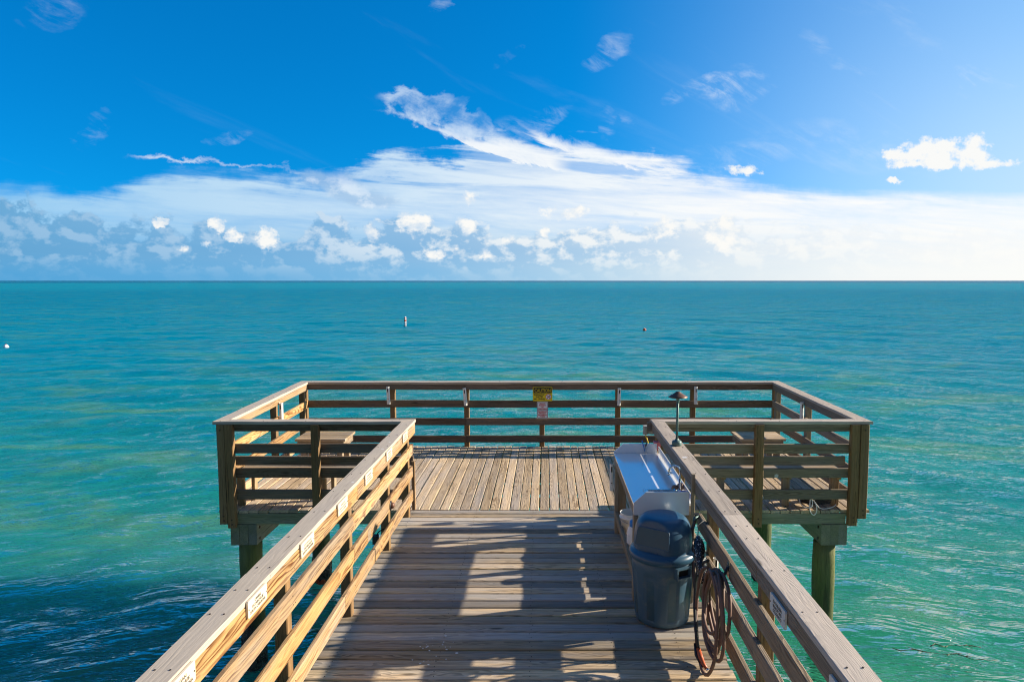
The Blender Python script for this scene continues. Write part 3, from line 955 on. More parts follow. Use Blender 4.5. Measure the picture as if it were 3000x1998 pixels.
# ------------------------------------------------------------------ benches
def bench(side, label):
    xa, xb = (-4.10, -2.1) if side < 0 else (1.95, 3.93)
    root = thing('bench', label, 'bench', ((xa + xb) / 2, 9.3, 0), 'benches built against the wing railings')
    m_ = MB()
    for k in range(3):
        yy = 9.125 + k * 0.135
        m_.board((xa, yy, 0.47), (xb, yy, 0.47), 0.128, 0.038, (0, 0, 1), 0.005, segs=6, wave=0.003)
    m_.build('seat', M_BENCH, root)
    m_ = MB()
    m_.board((xa, 9.045, 0.64), (xb + (0.35 if side < 0 else 0), 9.045, 0.64), 0.12, 0.036, (0, 1, 0), 0.005, segs=6, warp=0.004)
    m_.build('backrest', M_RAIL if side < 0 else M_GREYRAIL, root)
    for x in ((xa + 0.02, -2.99) if side < 0 else (2.33, 3.2, 3.86)):
        MB().board((x, 9.16, 0.005), (x, 9.16, 0.45), 0.1, 0.05, (0, 1, 0), 0.005).build('leg', M_BENCH, root)
        MB().board((x + 0.07, 9.42, 0.005), (x + 0.07, 9.42, 0.45), 0.05, 0.09, (0, 1, 0), 0.005).build('leg', M_BENCH, root)
        MB().board((x + 0.035, 9.09, 0.41), (x + 0.035, 9.46, 0.41), 0.04, 0.08, (0, 0, 1), 0.004).build('seat_bearer', M_BENCH, root)


bench(-1, 'plank bench along the inside of the left wing railing')
bench(1, 'plank bench along the inside of the right wing railing')


def corner_seat(x0, x1, y0, y1, z, label, dark):
    root = thing('corner_stool', label, 'seat', ((x0 + x1) / 2, (y0 + y1) / 2, 0), 'low square wooden seats near the platform corners')
    m_ = MB()
    n = 4
    for k in range(n):
        w = (y1 - y0) / n
        m_.board((x0, y0 + w * (k + .5), z - .019), (x1, y0 + w * (k + .5), z - .019), w - .005, .038, (0, 0, 1), .005)
    m_.build('seat_top', M_BENCH if dark else M_PLAT, root)
    MB().box(x0 + .03, x1 - .03, y0 + .03, y0 + .066, z - .15, z - .04).build('apron', M_GREYRAIL, root)
    MB().box(x0 + .03, x1 - .03, y1 - .066, y1 - .03, z - .15, z - .04).build('apron', M_GREYRAIL, root)
    MB().box(x0 + .03, x0 + .066, y0 + .07, y1 - .07, z - .15, z - .04).build('side_apron', M_GREYRAIL, root)
    MB().box(x1 - .066, x1 - .03, y0 + .07, y1 - .07, z - .15, z - .04).build('side_apron', M_GREYRAIL, root)
    for x in (x0 + .11, x1 - .11):
        for y in (y0 + .11, y1 - .11):
            MB().box(x - .044, x + .044, y - .044, y + .044, 0.004, z - .04, .005).build('leg', M_BENCH, root)


corner_seat(-3.98, -3.185, 10.9, 11.5, 0.5, 'low square wooden seat by the left end railing', True)
corner_seat(3.08, 3.805, 10.92, 11.52, 0.5, 'low square wooden seat by the right end railing', False)

# ------------------------------------------------------------------ fish cleaning table
TX0, TX1, TY0, TY1, TZ = 0.815, 1.362, 6.37, 8.28, 0.93
table = thing('cleaning_table', 'white-topped fish cleaning table on wooden legs against the right railing', 'table', ((TX0 + TX1) / 2, 7.3, 0))
SX0, SX1, SY0, SY1 = 0.985, 1.30, 6.44, 6.80                 # sink cut-out
m_ = MB()
t0, t1 = TZ - 0.02, TZ
# top made of butted sheets round the cut-out
m_.box(TX0, TX1, SY1, TY1, t0, t1, 0.002)
m_.box(TX0, SX0, TY0, SY1, t0, t1, 0.002)
m_.box(SX1, TX1, TY0, SY1, t0, t1, 0.002)
m_.box(SX0, SX1, TY0, SY0, t0, t1, 0.002)
m_.build('table_top', M_BOARD, table)
# end splashes with a clipped corner
for (y, nm) in ((TY1 + 0.002, 'end_splash'), (TY0 - 0.016, 'end_splash')):
    zl = TZ - 0.035 if y < 7 else TZ - 0.02
    MB().prism([(TX0, y, zl - (0.07 if y < 7 else 0)), (TX1 - .03, y, zl - (0.07 if y < 7 else 0)), (TX1 - .03, y, TZ + 0.115), (TX0 + 0.115, y, TZ + 0.115), (TX0, y, TZ + 0.012)], (0, 1, 0), 0.014).build(nm, M_BOARD, table)
MB().box(TX1 - 0.014, TX1, TY0 + 0.002, TY1, TZ + 0.014, TZ + 0.083, 0.002).build('side_splash', M_BOARD, table)
# frame
MB().box(TX0 + 0.002, TX0 + 0.04, TY0 + 0.0, TY1 - 0.002, TZ - 0.11, TZ - 0.022).build('apron', M_TABLEWOOD, table)
MB().box(TX1 - 0.04, TX1 - 0.002, TY0 + 0.0, TY1 - 0.002, TZ - 0.11, TZ - 0.022).build('apron', M_TABLEWOOD, table)
for y in (TY0 + 0.02, TY1 - 0.11):
    MB().box(TX0 + 0.042, TX1 - 0.042, y, y + 0.038, TZ - 0.11, TZ - 0.022).build('cross_apron', M_TABLEWOOD, table)
for (x, y, w) in ((TX0 + 0.022, TY0 + 0.02, 0.044), (TX0 + 0.022, TY1 - 0.14, 0.04), (TX0 + 0.088, TY1 - 0.14, 0.088), (TX1 - 0.06, TY1 - 0.14, 0.088), (TX1 - 0.03, TY0 + 0.06, 0.05)):
    MB().box(x - w / 2, x + w / 2, y - 0.05, y + 0.05, 0.003, TZ - 0.112, 0.004).build('leg', M_TABLEWOOD, table)
MB().box(TX0 + 0.003, TX0 + 0.041, TY0 + 0.075, TY1 - 0.195, 0.19, 0.28).build('stretcher', M_TABLEWOOD, table)
MB().box(TX1 - 0.06, TX1 - 0.022, TY0 + 0.12, TY1 - 0.195, 0.19, 0.28).build('stretcher', M_TABLEWOOD, table)
m_ = MB()
for k in range(3):
    m_.board((TX0 + 0.12 + k * 0.145, TY0 + 0.15, 0.165), (TX0 + 0.12 + k * 0.145, TY1 - 0.2, 0.165), 0.13, 0.03)
m_.build('shelf', M_TABLEWOOD, table)
MB().box(TX1 - 0.02, TX1 + 0.018 - 0.006, TY0 - 0.065, TY0 - 0.02, 0.003, 1.225, 0.004).build('stud', M_TABLEWOOD, table)
# sink
m_ = MB()
a, b_, c_, d_ = SX0, SX1, SY0, SY1
zr = TZ + 0.004
fl = 0.022
for (x0, x1, y0, y1) in ((a - fl, a + fl, c_ - fl, d_ + fl), (b_ - fl - 0.03, b_ + fl, c_ - fl, d_ + fl), (a + fl, b_ - fl - 0.03, c_ - fl, c_ + fl), (a + fl, b_ - fl - 0.03, d_ - fl, d_ + fl)):
    m_.box(x0, x1, y0, y1, zr - 0.003, zr + 0.003, 0.001)
x0, x1, y0, y1, zb = a + fl, b_ - fl - 0.03, c_ + fl, d_ - fl, TZ - 0.15
m_.add([(x0, y0, zr), (x1, y0, zr), (x1, y1, zr), (x0, y1, zr), (x0 + .02, y0 + .02, zb), (x1 - .02, y0 + .02, zb), (x1 - .02, y1 - .02, zb), (x0 + .02, y1 - .02, zb)],
       [(4, 5, 6, 7), (0, 4, 7, 3), (1, 2, 6, 5), (0, 1, 5, 4), (3, 7, 6, 2)])
m_.disc(((x0 + x1) / 2, (y0 + y1) / 2, zb + 0.001), (0, 0, 1), 0.03, 16, mat=1, th=0.002)
m_.build('sink', [M_STEEL, M_HOLE], table)
# faucet
fx, fy = 1.30, 6.66
path = [(fx, fy, TZ + .006), (fx, fy, TZ + 0.2)]
for k in range(0, 13):
    th = math.pi * k / 12
    path.append((fx - 0.055 + 0.055 * math.cos(th), fy, TZ + 0.225 + 0.055 * math.sin(th)))
path.append((fx - 0.112, fy, TZ + 0.205))
fa = MB().tube(path, 0.0095, 12).lathe([(0.0, 0.0), (0.028, 0.0), (0.026, 0.012), (0.017, 0.03), (0.012, 0.045)], (fx, fy, TZ + 0.004), 20).tube([(fx - 0.112, fy, TZ + 0.21), (fx - 0.112, fy, TZ + 0.19)], 0.0125, 12).build('faucet', M_CHROME, table)
MB().tube([(fx, fy, TZ + .03), (fx - 0.045, fy - 0.02, TZ + .045), (fx - 0.06, fy - 0.03, TZ + 0.055)], [0.009, 0.007, 0.008], 10).tube([(fx + 0.02, fy - .06, TZ + .005), (fx + 0.02, fy - .06, TZ + .05)], 0.012, 12).build('faucet_handle', M_CHROME, fa)

# things on the table
root = thing('cloth_rag', 'crumpled brown rag beside the faucet on the cleaning table', 'rag', (1.325, 6.67, TZ + 0.03))
rng = random.Random(4)
def crumple(c, r, seed, sq=(1, 1, 1)):
    rr = random.Random(seed)
    ph = [[rr.uniform(0, 6.28) for _ in range(3)] for _ in range(5)]
    m = MB()
    n, q = 22, 14
    vs = []
    for i in range(q + 1):
        la = math.pi * i / q
        for j in range(n):
            lo = 2 * math.pi * j / n
            u = Vector((math.sin(la) * math.cos(lo), math.sin(la) * math.sin(lo), math.cos(la)))
            k = 1
            for e, p in enumerate(ph):
                k += 0.13 * math.sin(u.x * (2.2 + e) + p[0]) * math.sin(u.y * (2.6 + e) + p[1]) + 0.1 * math.sin(u.z * (3 + e) + p[2]) * (0.7 ** e)
            vs.append((c[0] + u.x * r * k * sq[0], c[1] + u.y * r * k * sq[1], c[2] + u.z * r * k * sq[2]))
    fs = [(i * n + j, (i + 1) * n + j, (i + 1) * n + (j + 1) % n, i * n + (j + 1) % n) for i in range(q) for j in range(n)]
    return m.add(vs, fs, smooth=True)
crumple((1.325, 6.735, TZ + 0.055), 0.042, 3, (0.75, 1.1, 1.0)).build('cloth', M_RAG, root)
crumple((1.27, 6.74, TZ + 0.04), 0.022, 9, (1.3, 1, 1.2)).build('folded_corner', M_RAG, root)
root = thing('plastic_tub', 'small cobalt blue plastic tub beside the faucet at the near end of the table', 'tub', (1.325, 6.5, TZ))
MB().lathe([(0.0005, 0.002), (0.03, 0.002), (0.034, 0.055), (0.036, 0.058), (0.032, 0.058), (0.029, 0.008), (0.0005, 0.006)], (1.312, 6.54, TZ + 0.003), 24).build('tub_body', M_CUPBLUE, root)
root = thing('fillet_knife', 'dark fillet knife leaning upright against the far end of the white table', 'knife', (1.19, 8.25, TZ))
MB().prism([(1.175, 8.262, TZ + 0.03), (1.19, 8.262, TZ + 0.0), (1.205, 8.262, TZ + 0.06), (1.20, 8.262, TZ + 0.1), (1.19, 8.262, TZ + 0.1)], (0, 1, 0), 0.003).build('blade', M_STEEL, root)
MB().tube([(1.195, 8.26, TZ + 0.09), (1.205, 8.262, TZ + 0.13)], 0.008, 10).build('handle', M_BLACK, root)
MB().tube([(1.185, 8.25, TZ + 0.03), (1.15, 8.262, TZ + 0.16)], [0.004, 0.007], 8).build('sheath', M_LIDBLUE, root)

# under the table
root = thing('bucket', 'open white plastic bucket on the shelf below the cleaning table', 'bucket', (0.93, 7.62, 0.18))
MB().lathe([(0.0005, 0.0), (0.108, 0.0), (0.125, 0.19), (0.136, 0.19), (0.136, 0.205), (0.126, 0.21), (0.128, 0.24), (0.131, 0.245), (0.126, 0.245), (0.104, 0.01), (0.0005, 0.01)], (0.955, 7.62, 0.182), 36).build('pail', M_BUCKET, root)
MB().tube([(0.955 - 0.135 * math.cos(t_), 7.62 - 0.135 * math.sin(t_) * 0.9, 0.38 - 0.05 * math.sin(t_)) for t_ in [math.pi * k / 14 for k in range(15)]], 0.003, 6).build('handle', M_STEEL, root)
root = thing('water_jug', 'white plastic jug with a bright blue lid on the shelf below the table', 'jug', (0.93, 7.1, 0.18))
MB().lathe([(0.0005, 0.0), (0.088, 0.0), (0.094, 0.02), (0.094, 0.2), (0.08, 0.25), (0.06, 0.28), (0.06, 0.3)], (0.935, 7.1, 0.182), 32).build('jug_body', M_BUCKET, root)
MB().lathe([(0.064, 0.27), (0.066, 0.275), (0.066, 0.32), (0.06, 0.328), (0.0005, 0.33)], (0.935, 7.1, 0.182), 28).build('lid', M_LIDBLUE, root)

# ------------------------------------------------------------------ trash can
CX, CY = 1.035, 6.03
can = thing('trash_can', 'slate blue round trash can with a domed swing lid before the cleaning table', 'trash can', (CX, CY, 0))


def ribs(p, th):
    # shallow vertical channels moulded in the wall
    k = 0
    for c0 in range(8):
        a = (th - (c0 * math.pi / 4 + 0.2) + math.pi) % (2 * math.pi) - math.pi
        if abs(a) < 0.16 and 0.06 < p.z < 0.47:
            k = -0.011
    r = math.hypot(p.x, p.y)
    return Vector((p.x * (r + k) / r, p.y * (r + k) / r, p.z)) if r > 0.05 else p


prof = [(0.0005, 0.004), (0.215, 0.004), (0.236, 0.018), (0.239, 0.05)] + [(0.240 + 0.030 * k / 24, 0.055 + 0.43 * k / 24) for k in range(25)] + [(0.272, 0.52), (0.274, 0.60), (0.266, 0.602), (0.262, 0.55), (0.232, 0.03), (0.0005, 0.02)]
MB().lathe(prof, (CX, CY, 0), 96, fn=ribs).build('can_body', M_CAN, can)
lid = MB().lathe([(0.279, 0.575), (0.286, 0.578), (0.296, 0.598), (0.298, 0.615), (0.292, 0.632), (0.276, 0.645), (0.262, 0.652), (0.258, 0.662), (0.15, 0.668)], (CX, CY, 0), 72)
# dome: vertical-ish front wall with an inset door, rounded hood behind
n, q = 72, 18
vs = []
for i in range(q + 1):
    tq = i / q
    for j in range(n):
        th = 2 * math.pi * j / n
        r0 = 0.258
        # superellipse dome profile
        a = tq * math.pi / 2
        rr = r0 * (math.cos(a) ** 0.34)
        zz = 0.66 + 0.285 * (math.sin(a) ** 0.85)
        p = Vector((rr * math.cos(th), rr * math.sin(th), zz))
        # sloped flat front faces the walkway (-Y, -X)
        nrm = Vector((-0.56, -0.83, 0)).normalized()
        dd = p.dot(nrm)
        lim = 0.226 - 0.22 * max(0, zz - 0.70)
        if dd > lim:
            p -= nrm * (dd - lim)
        vs.append((CX + p.x, CY + p.y, p.z))
fs = [(i * n + j, i * n + (j + 1) % n, (i + 1) * n + (j + 1) % n, (i + 1) * n + j) for i in range(q) for j in range(n)]
lid.add(vs, fs, smooth=True)
lid_o = lid.build('dome_lid', M_CANLID, can)
# flap door on the flat front
nrm = Vector((-0.56, -0.83, 0)).normalized()
side = Vector((-nrm.y, nrm.x, 0)) * -1
side = Vector((0.83, -0.56, 0)).normalized()
def fp(u, z, lift=0.004):
    lim = 0.226 - 0.22 * max(0, z - 0.70) + lift
    p = nrm * lim + side * u
    return Vector((CX + p.x, CY + p.y, z))
m_ = MB()
out = [(-0.15, 0.715), (0.15, 0.715), (0.158, 0.72), (0.146, 0.855), (0.136, 0.866), (-0.136, 0.866), (-0.146, 0.855), (-0.158, 0.72)]
m_.prism([fp(u, z, 0.001) for u, z in out], nrm, 0.006)
m_.build('swing_flap', M_FLAP, lid_o)
m_ = MB()
loop = [fp(u, z, 0.004) for u, z in out]
m_.tube(loop, 0.0045, 8, closed=True)
m_.build('flap_frame', M_CANLID, lid_o)
# side handles under the rim
for ang in (math.radians(-63), math.radians(117)):
    u = Vector((math.cos(ang), math.sin(ang), 0))
    s_ = Vector((-u.y, u.x, 0))
    m_ = MB()
    c = Vector((CX, CY, 0)) + u * 0.262
    for (a0, a1, zz0, zz1, d0, d1) in ((-0.075, -0.062, 0.475, 0.565, 0, 0.05), (0.062, 0.075, 0.475, 0.565, 0, 0.05), (-0.075, 0.075, 0.47, 0.484, 0, 0.052), (-0.062, 0.062, 0.553, 0.565, 0, 0.05)):
        m_.prism([c + s_ * a0 + u * d0 + Z * zz0, c + s_ * a1 + u * d0 + Z * zz0, c + s_ * a1 + u * d1 + Z * (zz0 + (0.0 if zz1 - zz0 < .03 else 0.004)), c + s_ * a0 + u * d1 + Z * (zz0 + (0.0 if zz1 - zz0 < .03 else 0.004))], Z, zz1 - zz0)
    m_.prism([c + s_ * a + u * 0.012 + Z * z for a, z in ((-0.062, 0.484), (0.062, 0.484), (0.062, 0.553), (-0.062, 0.553))], u, 0.002, mat=1)
    m_.build('handle', [M_CAN, M_HOLE], can)

# ------------------------------------------------------------------ hose on its hook
hose = thing('garden_hose', 'coiled brown garden hose hung on a hook of the right walkway railing', 'hose', (1.30, 5.2, 0.4))
rr = random.Random(11)
path = []
turns = 7
for tnum in range(turns):
    yc = 5.12 + 0.035 * math.sin(tnum * 1.3) + rr.uniform(-0.02, 0.02)
    hw = 0.27 + 0.055 * math.cos(tnum * 2.1) + rr.uniform(-0.035, 0.03)
    ztop = 0.80 - 0.012 * (tnum % 3)
    zbot = 0.22 + rr.uniform(-0.06, 0.14) if tnum < turns - 1 else 0.02
    xo = 1.325 - 0.012 * tnum
    for k in range(28):
        th = 2 * math.pi * k / 28
        s_ = math.sin(th)
        cz = math.cos(th)
        zz = (ztop + zbot) / 2 + (ztop - zbot) / 2 * (abs(cz) ** 0.8) * (1 if cz > 0 else -1)
        wprof = hw * (0.72 + 0.28 * (1 - (zz - zbot) / (ztop - zbot)) ** 0.5) if cz > 0 else hw
        xx = xo - 0.05 * (1 - (zz - 0.0) / 0.8) + 0.010 * math.sin(th * 2 + tnum)
        path.append((xx, yc - wprof * s_ + rr.uniform(-.003, .003), max(0.02, zz)))
MB().tube(path, 0.0135, 9).build('coil', M_HOSE, hose)
# tail that drops from the tap and the dark end section with the nozzle
MB().tube([(1.33, 6.10, 0.86), (1.30, 6.05, 0.80), (1.285, 5.98, 0.70), (1.285, 5.9, 0.62), (1.26, 5.80, 0.52), (1.24, 5.62, 0.42), (1.225, 5.5, 0.3), (1.21, 5.42, 0.18), (1.2, 5.34, 0.1)], 0.014, 9).build('leader', M_HOSE, hose)
MB().tube([(1.315, 5.5, 0.74), (1.27, 5.62, 0.66), (1.235, 5.62, 0.50), (1.215, 5.52, 0.34), (1.205, 5.42, 0.2), (1.205, 5.31, 0.10)], 0.013, 9).build('end_section', M_DARKROPE, hose)
MB().tube([(1.205, 5.31, 0.10), (1.212, 5.25, 0.06), (1.222, 5.19, 0.035), (1.235, 5.14, 0.03)], [0.017, 0.02, 0.016, 0.011], 12).build('nozzle', M_ORANGE, hose)
MB().tube([(1.235, 5.14, 0.03), (1.242, 5.115, 0.026)], 0.013, 12).build('nozzle_tip', M_CHROME, hose)
MB().tube([(1.19, 5.36, 0.115), (1.185, 5.29, 0.06), (1.20, 5.22, 0.035)], [0.012, 0.014, 0.01], 10).build('trigger', M_BLACK, hose)
root = thing('hose_hook', 'dark metal hook on the right walkway railing carrying the coiled hose', 'hook', (1.365, 5.08, 0.85))
MB().prism([(1.373, y, z) for y, z in ((5.06, .78), (5.12, .78), (5.125, .88), (5.09, .91), (5.055, .88))], (-1, 0, 0), 0.006).build('back_plate', M_STEEL, root)
MB().tube([(1.366, 5.09, 0.86), (1.34, 5.09, 0.80), (1.30, 5.09, 0.775), (1.27, 5.09, 0.79), (1.255, 5.09, 0.83)], 0.011, 10).build('hook_arm', M_BLACK, root)

root = thing('hanging_float', 'black speckled oblong float hanging from the right railing between can and hose', 'float', (1.29, 5.62, 0.7))
a, b_ = Vector((1.285, 5.76, 0.85)), Vector((1.275, 5.50, 0.54))
path = [a.lerp(b_, k / 12) for k in range(13)]
MB().tube(path, [0.012, 0.034, 0.043, 0.047, 0.049, 0.05, 0.05, 0.049, 0.047, 0.043, 0.036, 0.025, 0.008], 18).build('float_body', M_FLOAT, root)
MB().tube([a, a + Vector((0.01, 0.04, 0.08)), (1.36, 5.86, 0.95), (1.39, 5.9, 0.91)], 0.004, 6).build('cord', M_DARKROPE, root)
root = thing('hose_tap', 'dark brass tap with knotted hose joint at the cut end of the right railing board', 'tap', (1.35, 6.12, 0.88))
MB().tube([(1.372, 6.14, 0.88), (1.335, 6.12, 0.88), (1.33, 6.10, 0.855)], [0.016, 0.018, 0.02], 12).build('spout', M_VERDI, root)
MB().disc((1.35, 6.13, 0.905), (0, 0, 1), 0.024, 12, th=0.01).build('wheel', M_BLACK, root)

# ------------------------------------------------------------------ lamp, junction box
lamp = thing('path_lamp', 'bronze mushroom-capped path lamp on a thin post on the right rail cap', 'lamp', (1.44, 7.6, CAPZ + 0.019))
lz = CAPZ + 0.019
MB().lathe([(0.0005, 0), (0.05, 0.0), (0.053, 0.006), (0.053, 0.04), (0.047, 0.052), (0.024, 0.058), (0.016, 0.075)], (1.442, 7.6, lz), 24).build('base', M_VERDI, lamp)
MB().tube([(1.442, 7.6, lz + .055), (1.444, 7.6, lz + .3), (1.447, 7.6, lz + 0.50)], 0.0135, 14).lathe([(0.013, 0.47), (0.018, 0.48), (0.018, 0.51), (0.024, 0.52), (0.02, 0.535)], (1.447, 7.6, lz), 18).build('stem', M_VERDI, lamp)
MB().lathe([(0.02, 0.525), (0.09, 0.533), (0.104, 0.536), (0.105, 0.541), (0.085, 0.555), (0.055, 0.572), (0.03, 0.588), (0.024, 0.595), (0.015, 0.6), (0.0005, 0.601)], (1.447, 7.6, lz), 36).build('lamp_cap', M_BRONZE, lamp)

jb = thing('outlet_box', 'grey weatherproof outlet box at the inner corner of the right railing', 'outlet', (1.34, 9.06, 1.02))
MB().box(1.345, 1.43, 9.075, 9.17, 0.985, 1.075, 0.006).build('box_body', M_JBOX, jb)
MB().box(1.285, 1.343, 9.085, 9.16, 0.975, 1.09, 0.014).build('cover', M_JBOX, jb)
MB().tube([(1.305, 9.07, 0.975), (1.325, 9.06, 0.93), (1.345, 9.055, 0.86), (1.35, 9.05, 0.75), (1.335, 9.05, 0.5)], 0.008, 8).build('cable', M_YELLOWCORD, jb)
root = thing('bait_box', 'small pinkish red plastic box behind the far end of the cleaning table', 'box', (1.38, 8.45, 0.96))
MB().box(1.325, 1.40, 8.42, 8.50, 0.93, 1.01, 0.006).build('box_body', M_PINK, root)
MB().box(1.32, 1.405, 8.415, 8.505, 1.0115, 1.03, 0.004).build('lid', M_PINK, root)
MB().tube([(1.36, 8.46, 0.56), (1.36, 8.46, 0.929)], 0.02, 10).build('stand', M_GREYRAIL, root)

# ------------------------------------------------------------------ rope and hose heap under the right bench
root = thing('rope_coil', 'dark coiled hose with a loose white rope loop on the right wing deck edge', 'rope', (3.6, 9.2, 0))
pts = []
for k in range(150):
    th = k * 0.17
    pts.append((3.63 + (0.22 + 0.02 * math.sin(k * .31)) * math.cos(th), 9.24 + 0.15 * math.sin(th), 0.03 + 0.0006 * k))
MB().tube(pts, 0.014, 7).build('dark_coil', M_DARKROPE, root)
pts = [(3.42, 9.22, .09), (3.38, 9.1, .06), (3.40, 9.0, .03), (3.47, 8.955, .04), (3.50, 8.975, .09), (3.49, 9.02, .14), (3.455, 8.95, .03), (3.47, 8.935, -0.03), (3.505, 8.93, -0.055), (3.535, 8.93, -.02), (3.54, 8.94, .06), (3.52, 9.0, .12)]
def smooth_path(p, n=6):
    p = [Vector(q) for q in p]
    out = []
    for i in range(len(p) - 1):
        a = p[max(0, i - 1)]; b = p[i]; c = p[i + 1]; d = p[min(len(p) - 1, i + 2)]
        for k in range(n):
            t = k / n
            out.append(0.5 * ((2 * b) + (c - a) * t + (2 * a - 5 * b + 4 * c - d) * t * t + (3 * b - a - 3 * c + d) * t ** 3))
    out.append(p[-1])
    return out
MB().tube(smooth_path(pts), 0.0065, 7).build('white_rope', M_ROPE, root)
MB().tube(smooth_path([(3.52, 9.0, .12), (3.6, 8.99, .02), (3.7, 8.98, 0.015), (3.8, 9.02, 0.03), (3.86, 9.1, .03)]), 0.0065, 7).build('white_rope', M_ROPE, root)

# ------------------------------------------------------------------ floats out on the water
root = thing('marker_buoy', 'tall white spar buoy with orange marks out on the open water', 'buoy', (-15.57, 77.2, WATER_Z))
MB().lathe([(0.0005, -0.6), (0.115, -0.6), (0.115, 1.0), (0.10, 1.06), (0.0005, 1.08)], (-15.57, 77.2, WATER_Z), 20).build('spar', M_SIGNWHITE, root)
for (z0_, z1_) in ((0.88, 0.98), (0.55, 0.75), (0.30, 0.36)):
    MB().lathe([(0.119, z0_), (0.119, z1_)], (-15.57, 77.2, WATER_Z), 20).build('orange_band', M_BUOYRED, root)
MB().lathe([(0.0005, -0.06), (0.2, -0.06), (0.2, 0.02), (0.12, 0.05), (0.0005, 0.05)], (-15.6, 77.15, WATER_Z), 20).build('collar', M_BLACK, root)
for (x, y, lab, red) in ((-40.7, 52.5, 'round white float on the water at the left picture edge', False), (9.97, 70.8, 'small orange and white float on the water right of centre', True)):
    root = thing('round_float', lab, 'float', (x, y, WATER_Z), 'small floats on the open water')
    r_ = 0.18
    MB().lathe([(0.0005, -r_)] + [(r_ * math.cos(t_), r_ * math.sin(t_)) for t_ in [math.radians(-80 + 16 * k) for k in range(11)]] + [(0.0005, r_)], (x, y, WATER_Z + 0.06), 20).build('ball', M_BUOYRED if red else M_SIGNWHITE, root)
    MB().lathe([(0.05, r_ - 0.01), (0.05, r_ + 0.03), (0.0005, r_ + 0.04)], (x, y, WATER_Z + 0.06), 10).build('top_cap', M_SIGNWHITE if red else M_BUOYRED, root)

# ------------------------------------------------------------------ sea
rs = np.random.RandomState(5)
NR, NC = 900, 560
Y0, Y1 = 1.2, 900.0
ys = Y0 * (Y1 / Y0) ** (np.linspace(0, 1, NR) ** 1.0)
tt = np.linspace(-1.15, 1.15, NC)
YY, TT = np.meshgrid(ys, tt, indexing='ij')
XX = TT * (YY + 6.0)
DY = np.gradient(ys)[:, None] * np.ones((1, NC))
DX = (tt[1] - tt[0]) * (YY + 6.0)
YC = YY + 4.0 * (np.sqrt(1 + (XX / 9.0) ** 2) - 1)      # crests bend round the pier
HH = np.zeros_like(XX)
QX = np.zeros_like(XX)
QY = np.zeros_like(XX)
waves = []
for lam, n, slope in ((9.0, 3, 0.024), (5.0, 5, 0.042), (2.8, 8, 0.062), (1.5, 14, 0.072), (0.8, 16, 0.062), (0.45, 18, 0.040)):
    for _ in range(n):
        L_ = lam * rs.uniform(0.75, 1.3)
        ang = math.radians(-93) + rs.normal(0, 0.30 if lam > 4 else 0.55)
        k_ = 2 * math.pi / L_
        waves.append((k_ * math.cos(ang), k_ * math.sin(ang), slope / math.sqrt(n) / k_ * 1.25, rs.uniform(0, 6.28), L_))
for kx, ky, A, ph, L_ in waves:
    step = np.maximum(np.abs(kx) * DX, np.abs(ky) * DY) / (2 * math.pi)      # waves per cell
    fade = np.clip((0.42 - step) / 0.2, 0, 1)
    arg = kx * XX + ky * YC + ph
    HH += A * fade * np.sin(arg)
    QX -= 0.85 * A * fade * np.cos(arg) * kx / math.hypot(kx, ky)
    QY -= 0.85 * A * fade * np.cos(arg) * ky / math.hypot(kx, ky)
co = np.stack([XX + QX, YY + QY, HH + WATER_Z], -1).reshape(-1, 3)
idx = np.arange(NR * NC).reshape(NR, NC)
q = np.stack([idx[:-1, :-1], idx[:-1, 1:], idx[1:, 1:], idx[1:, :-1]], -1).reshape(-1, 4)
# far sheet out to the horizon and sheets round the sides and behind
extra = [(-1.15 * (Y1 + 6), Y1), (1.15 * (Y1 + 6), Y1), (40000, 30000), (-40000, 30000), (1.15 * (Y0 + 6), Y0), (-1.15 * (Y0 + 6), Y0), (40000, -20000), (-40000, -20000)]
nb = NR * NC
co = np.concatenate([co, np.array([(x, y, WATER_Z) for x, y in extra])])
faces = q.tolist()
faces += [[nb, nb + 1, nb + 2, nb + 3], [nb + 1, nb + 4, nb + 6, nb + 2], [nb + 4, nb + 5, nb + 7, nb + 6], [nb + 5, nb, nb + 3, nb + 7]]
me = bpy.data.meshes.new('water')
me.vertices.add(len(co))
me.vertices.foreach_set('co', co.ravel())
nq = len(faces)
me.loops.add(nq * 4)
me.loops.foreach_set('vertex_index', np.array(faces).ravel())
me.polygons.add(nq)
me.polygons.foreach_set('loop_start', np.arange(nq) * 4)
me.polygons.foreach_set('loop_total', np.full(nq, 4))
me.polygons.foreach_set('use_smooth', np.ones(nq, dtype=bool))
me.update(calc_edges=True)
me.validate()

m, t, b = new_mat('sea_water')
geo = t.node('ShaderNodeNewGeometry').outputs['Position']
ps = t.sep(geo)
dist = t.v('LENGTH', t.xyz(ps[0], ps[1], 0.0))
ld = t.m('LOGARITHM', dist, 10.0)                       # 0.7 (5 m) .. 4
# sandy shallows near the pier deepen to blue, with a pale bar and a dark line far out
c = t.ramp(t.lin(ld, 0.6, 4.0), [(0.0, (0.046, 0.265, 0.110)), (0.10, (0.034, 0.275, 0.145)), (0.22, (0.008, 0.255, 0.260)), (0.34, (0.001, 0.232, 0.350)),
                                (0.58, (0.001, 0.205, 0.350)), (0.63, (0.001, 0.25, 0.38)), (0.75, (0.001, 0.25, 0.38)), (0.79, (0.001, 0.15, 0.29)), (1.0, (0.001, 0.13, 0.27))])
sed = t.noise(t.xyz(t.m('MULTIPLY', ps[0], 0.16), t.m('MULTIPLY', ps[1], 0.42), 0.0), 1.0, 4.0, 0.55, dist=0.6)
sedm = t.m('MULTIPLY', t.sstep(sed, 0.46, 0.68), t.sstep(dist, 20.0, 60.0, 0.75, 0.28))
c = t.mix(sedm, c, (0.095, 0.30, 0.15))
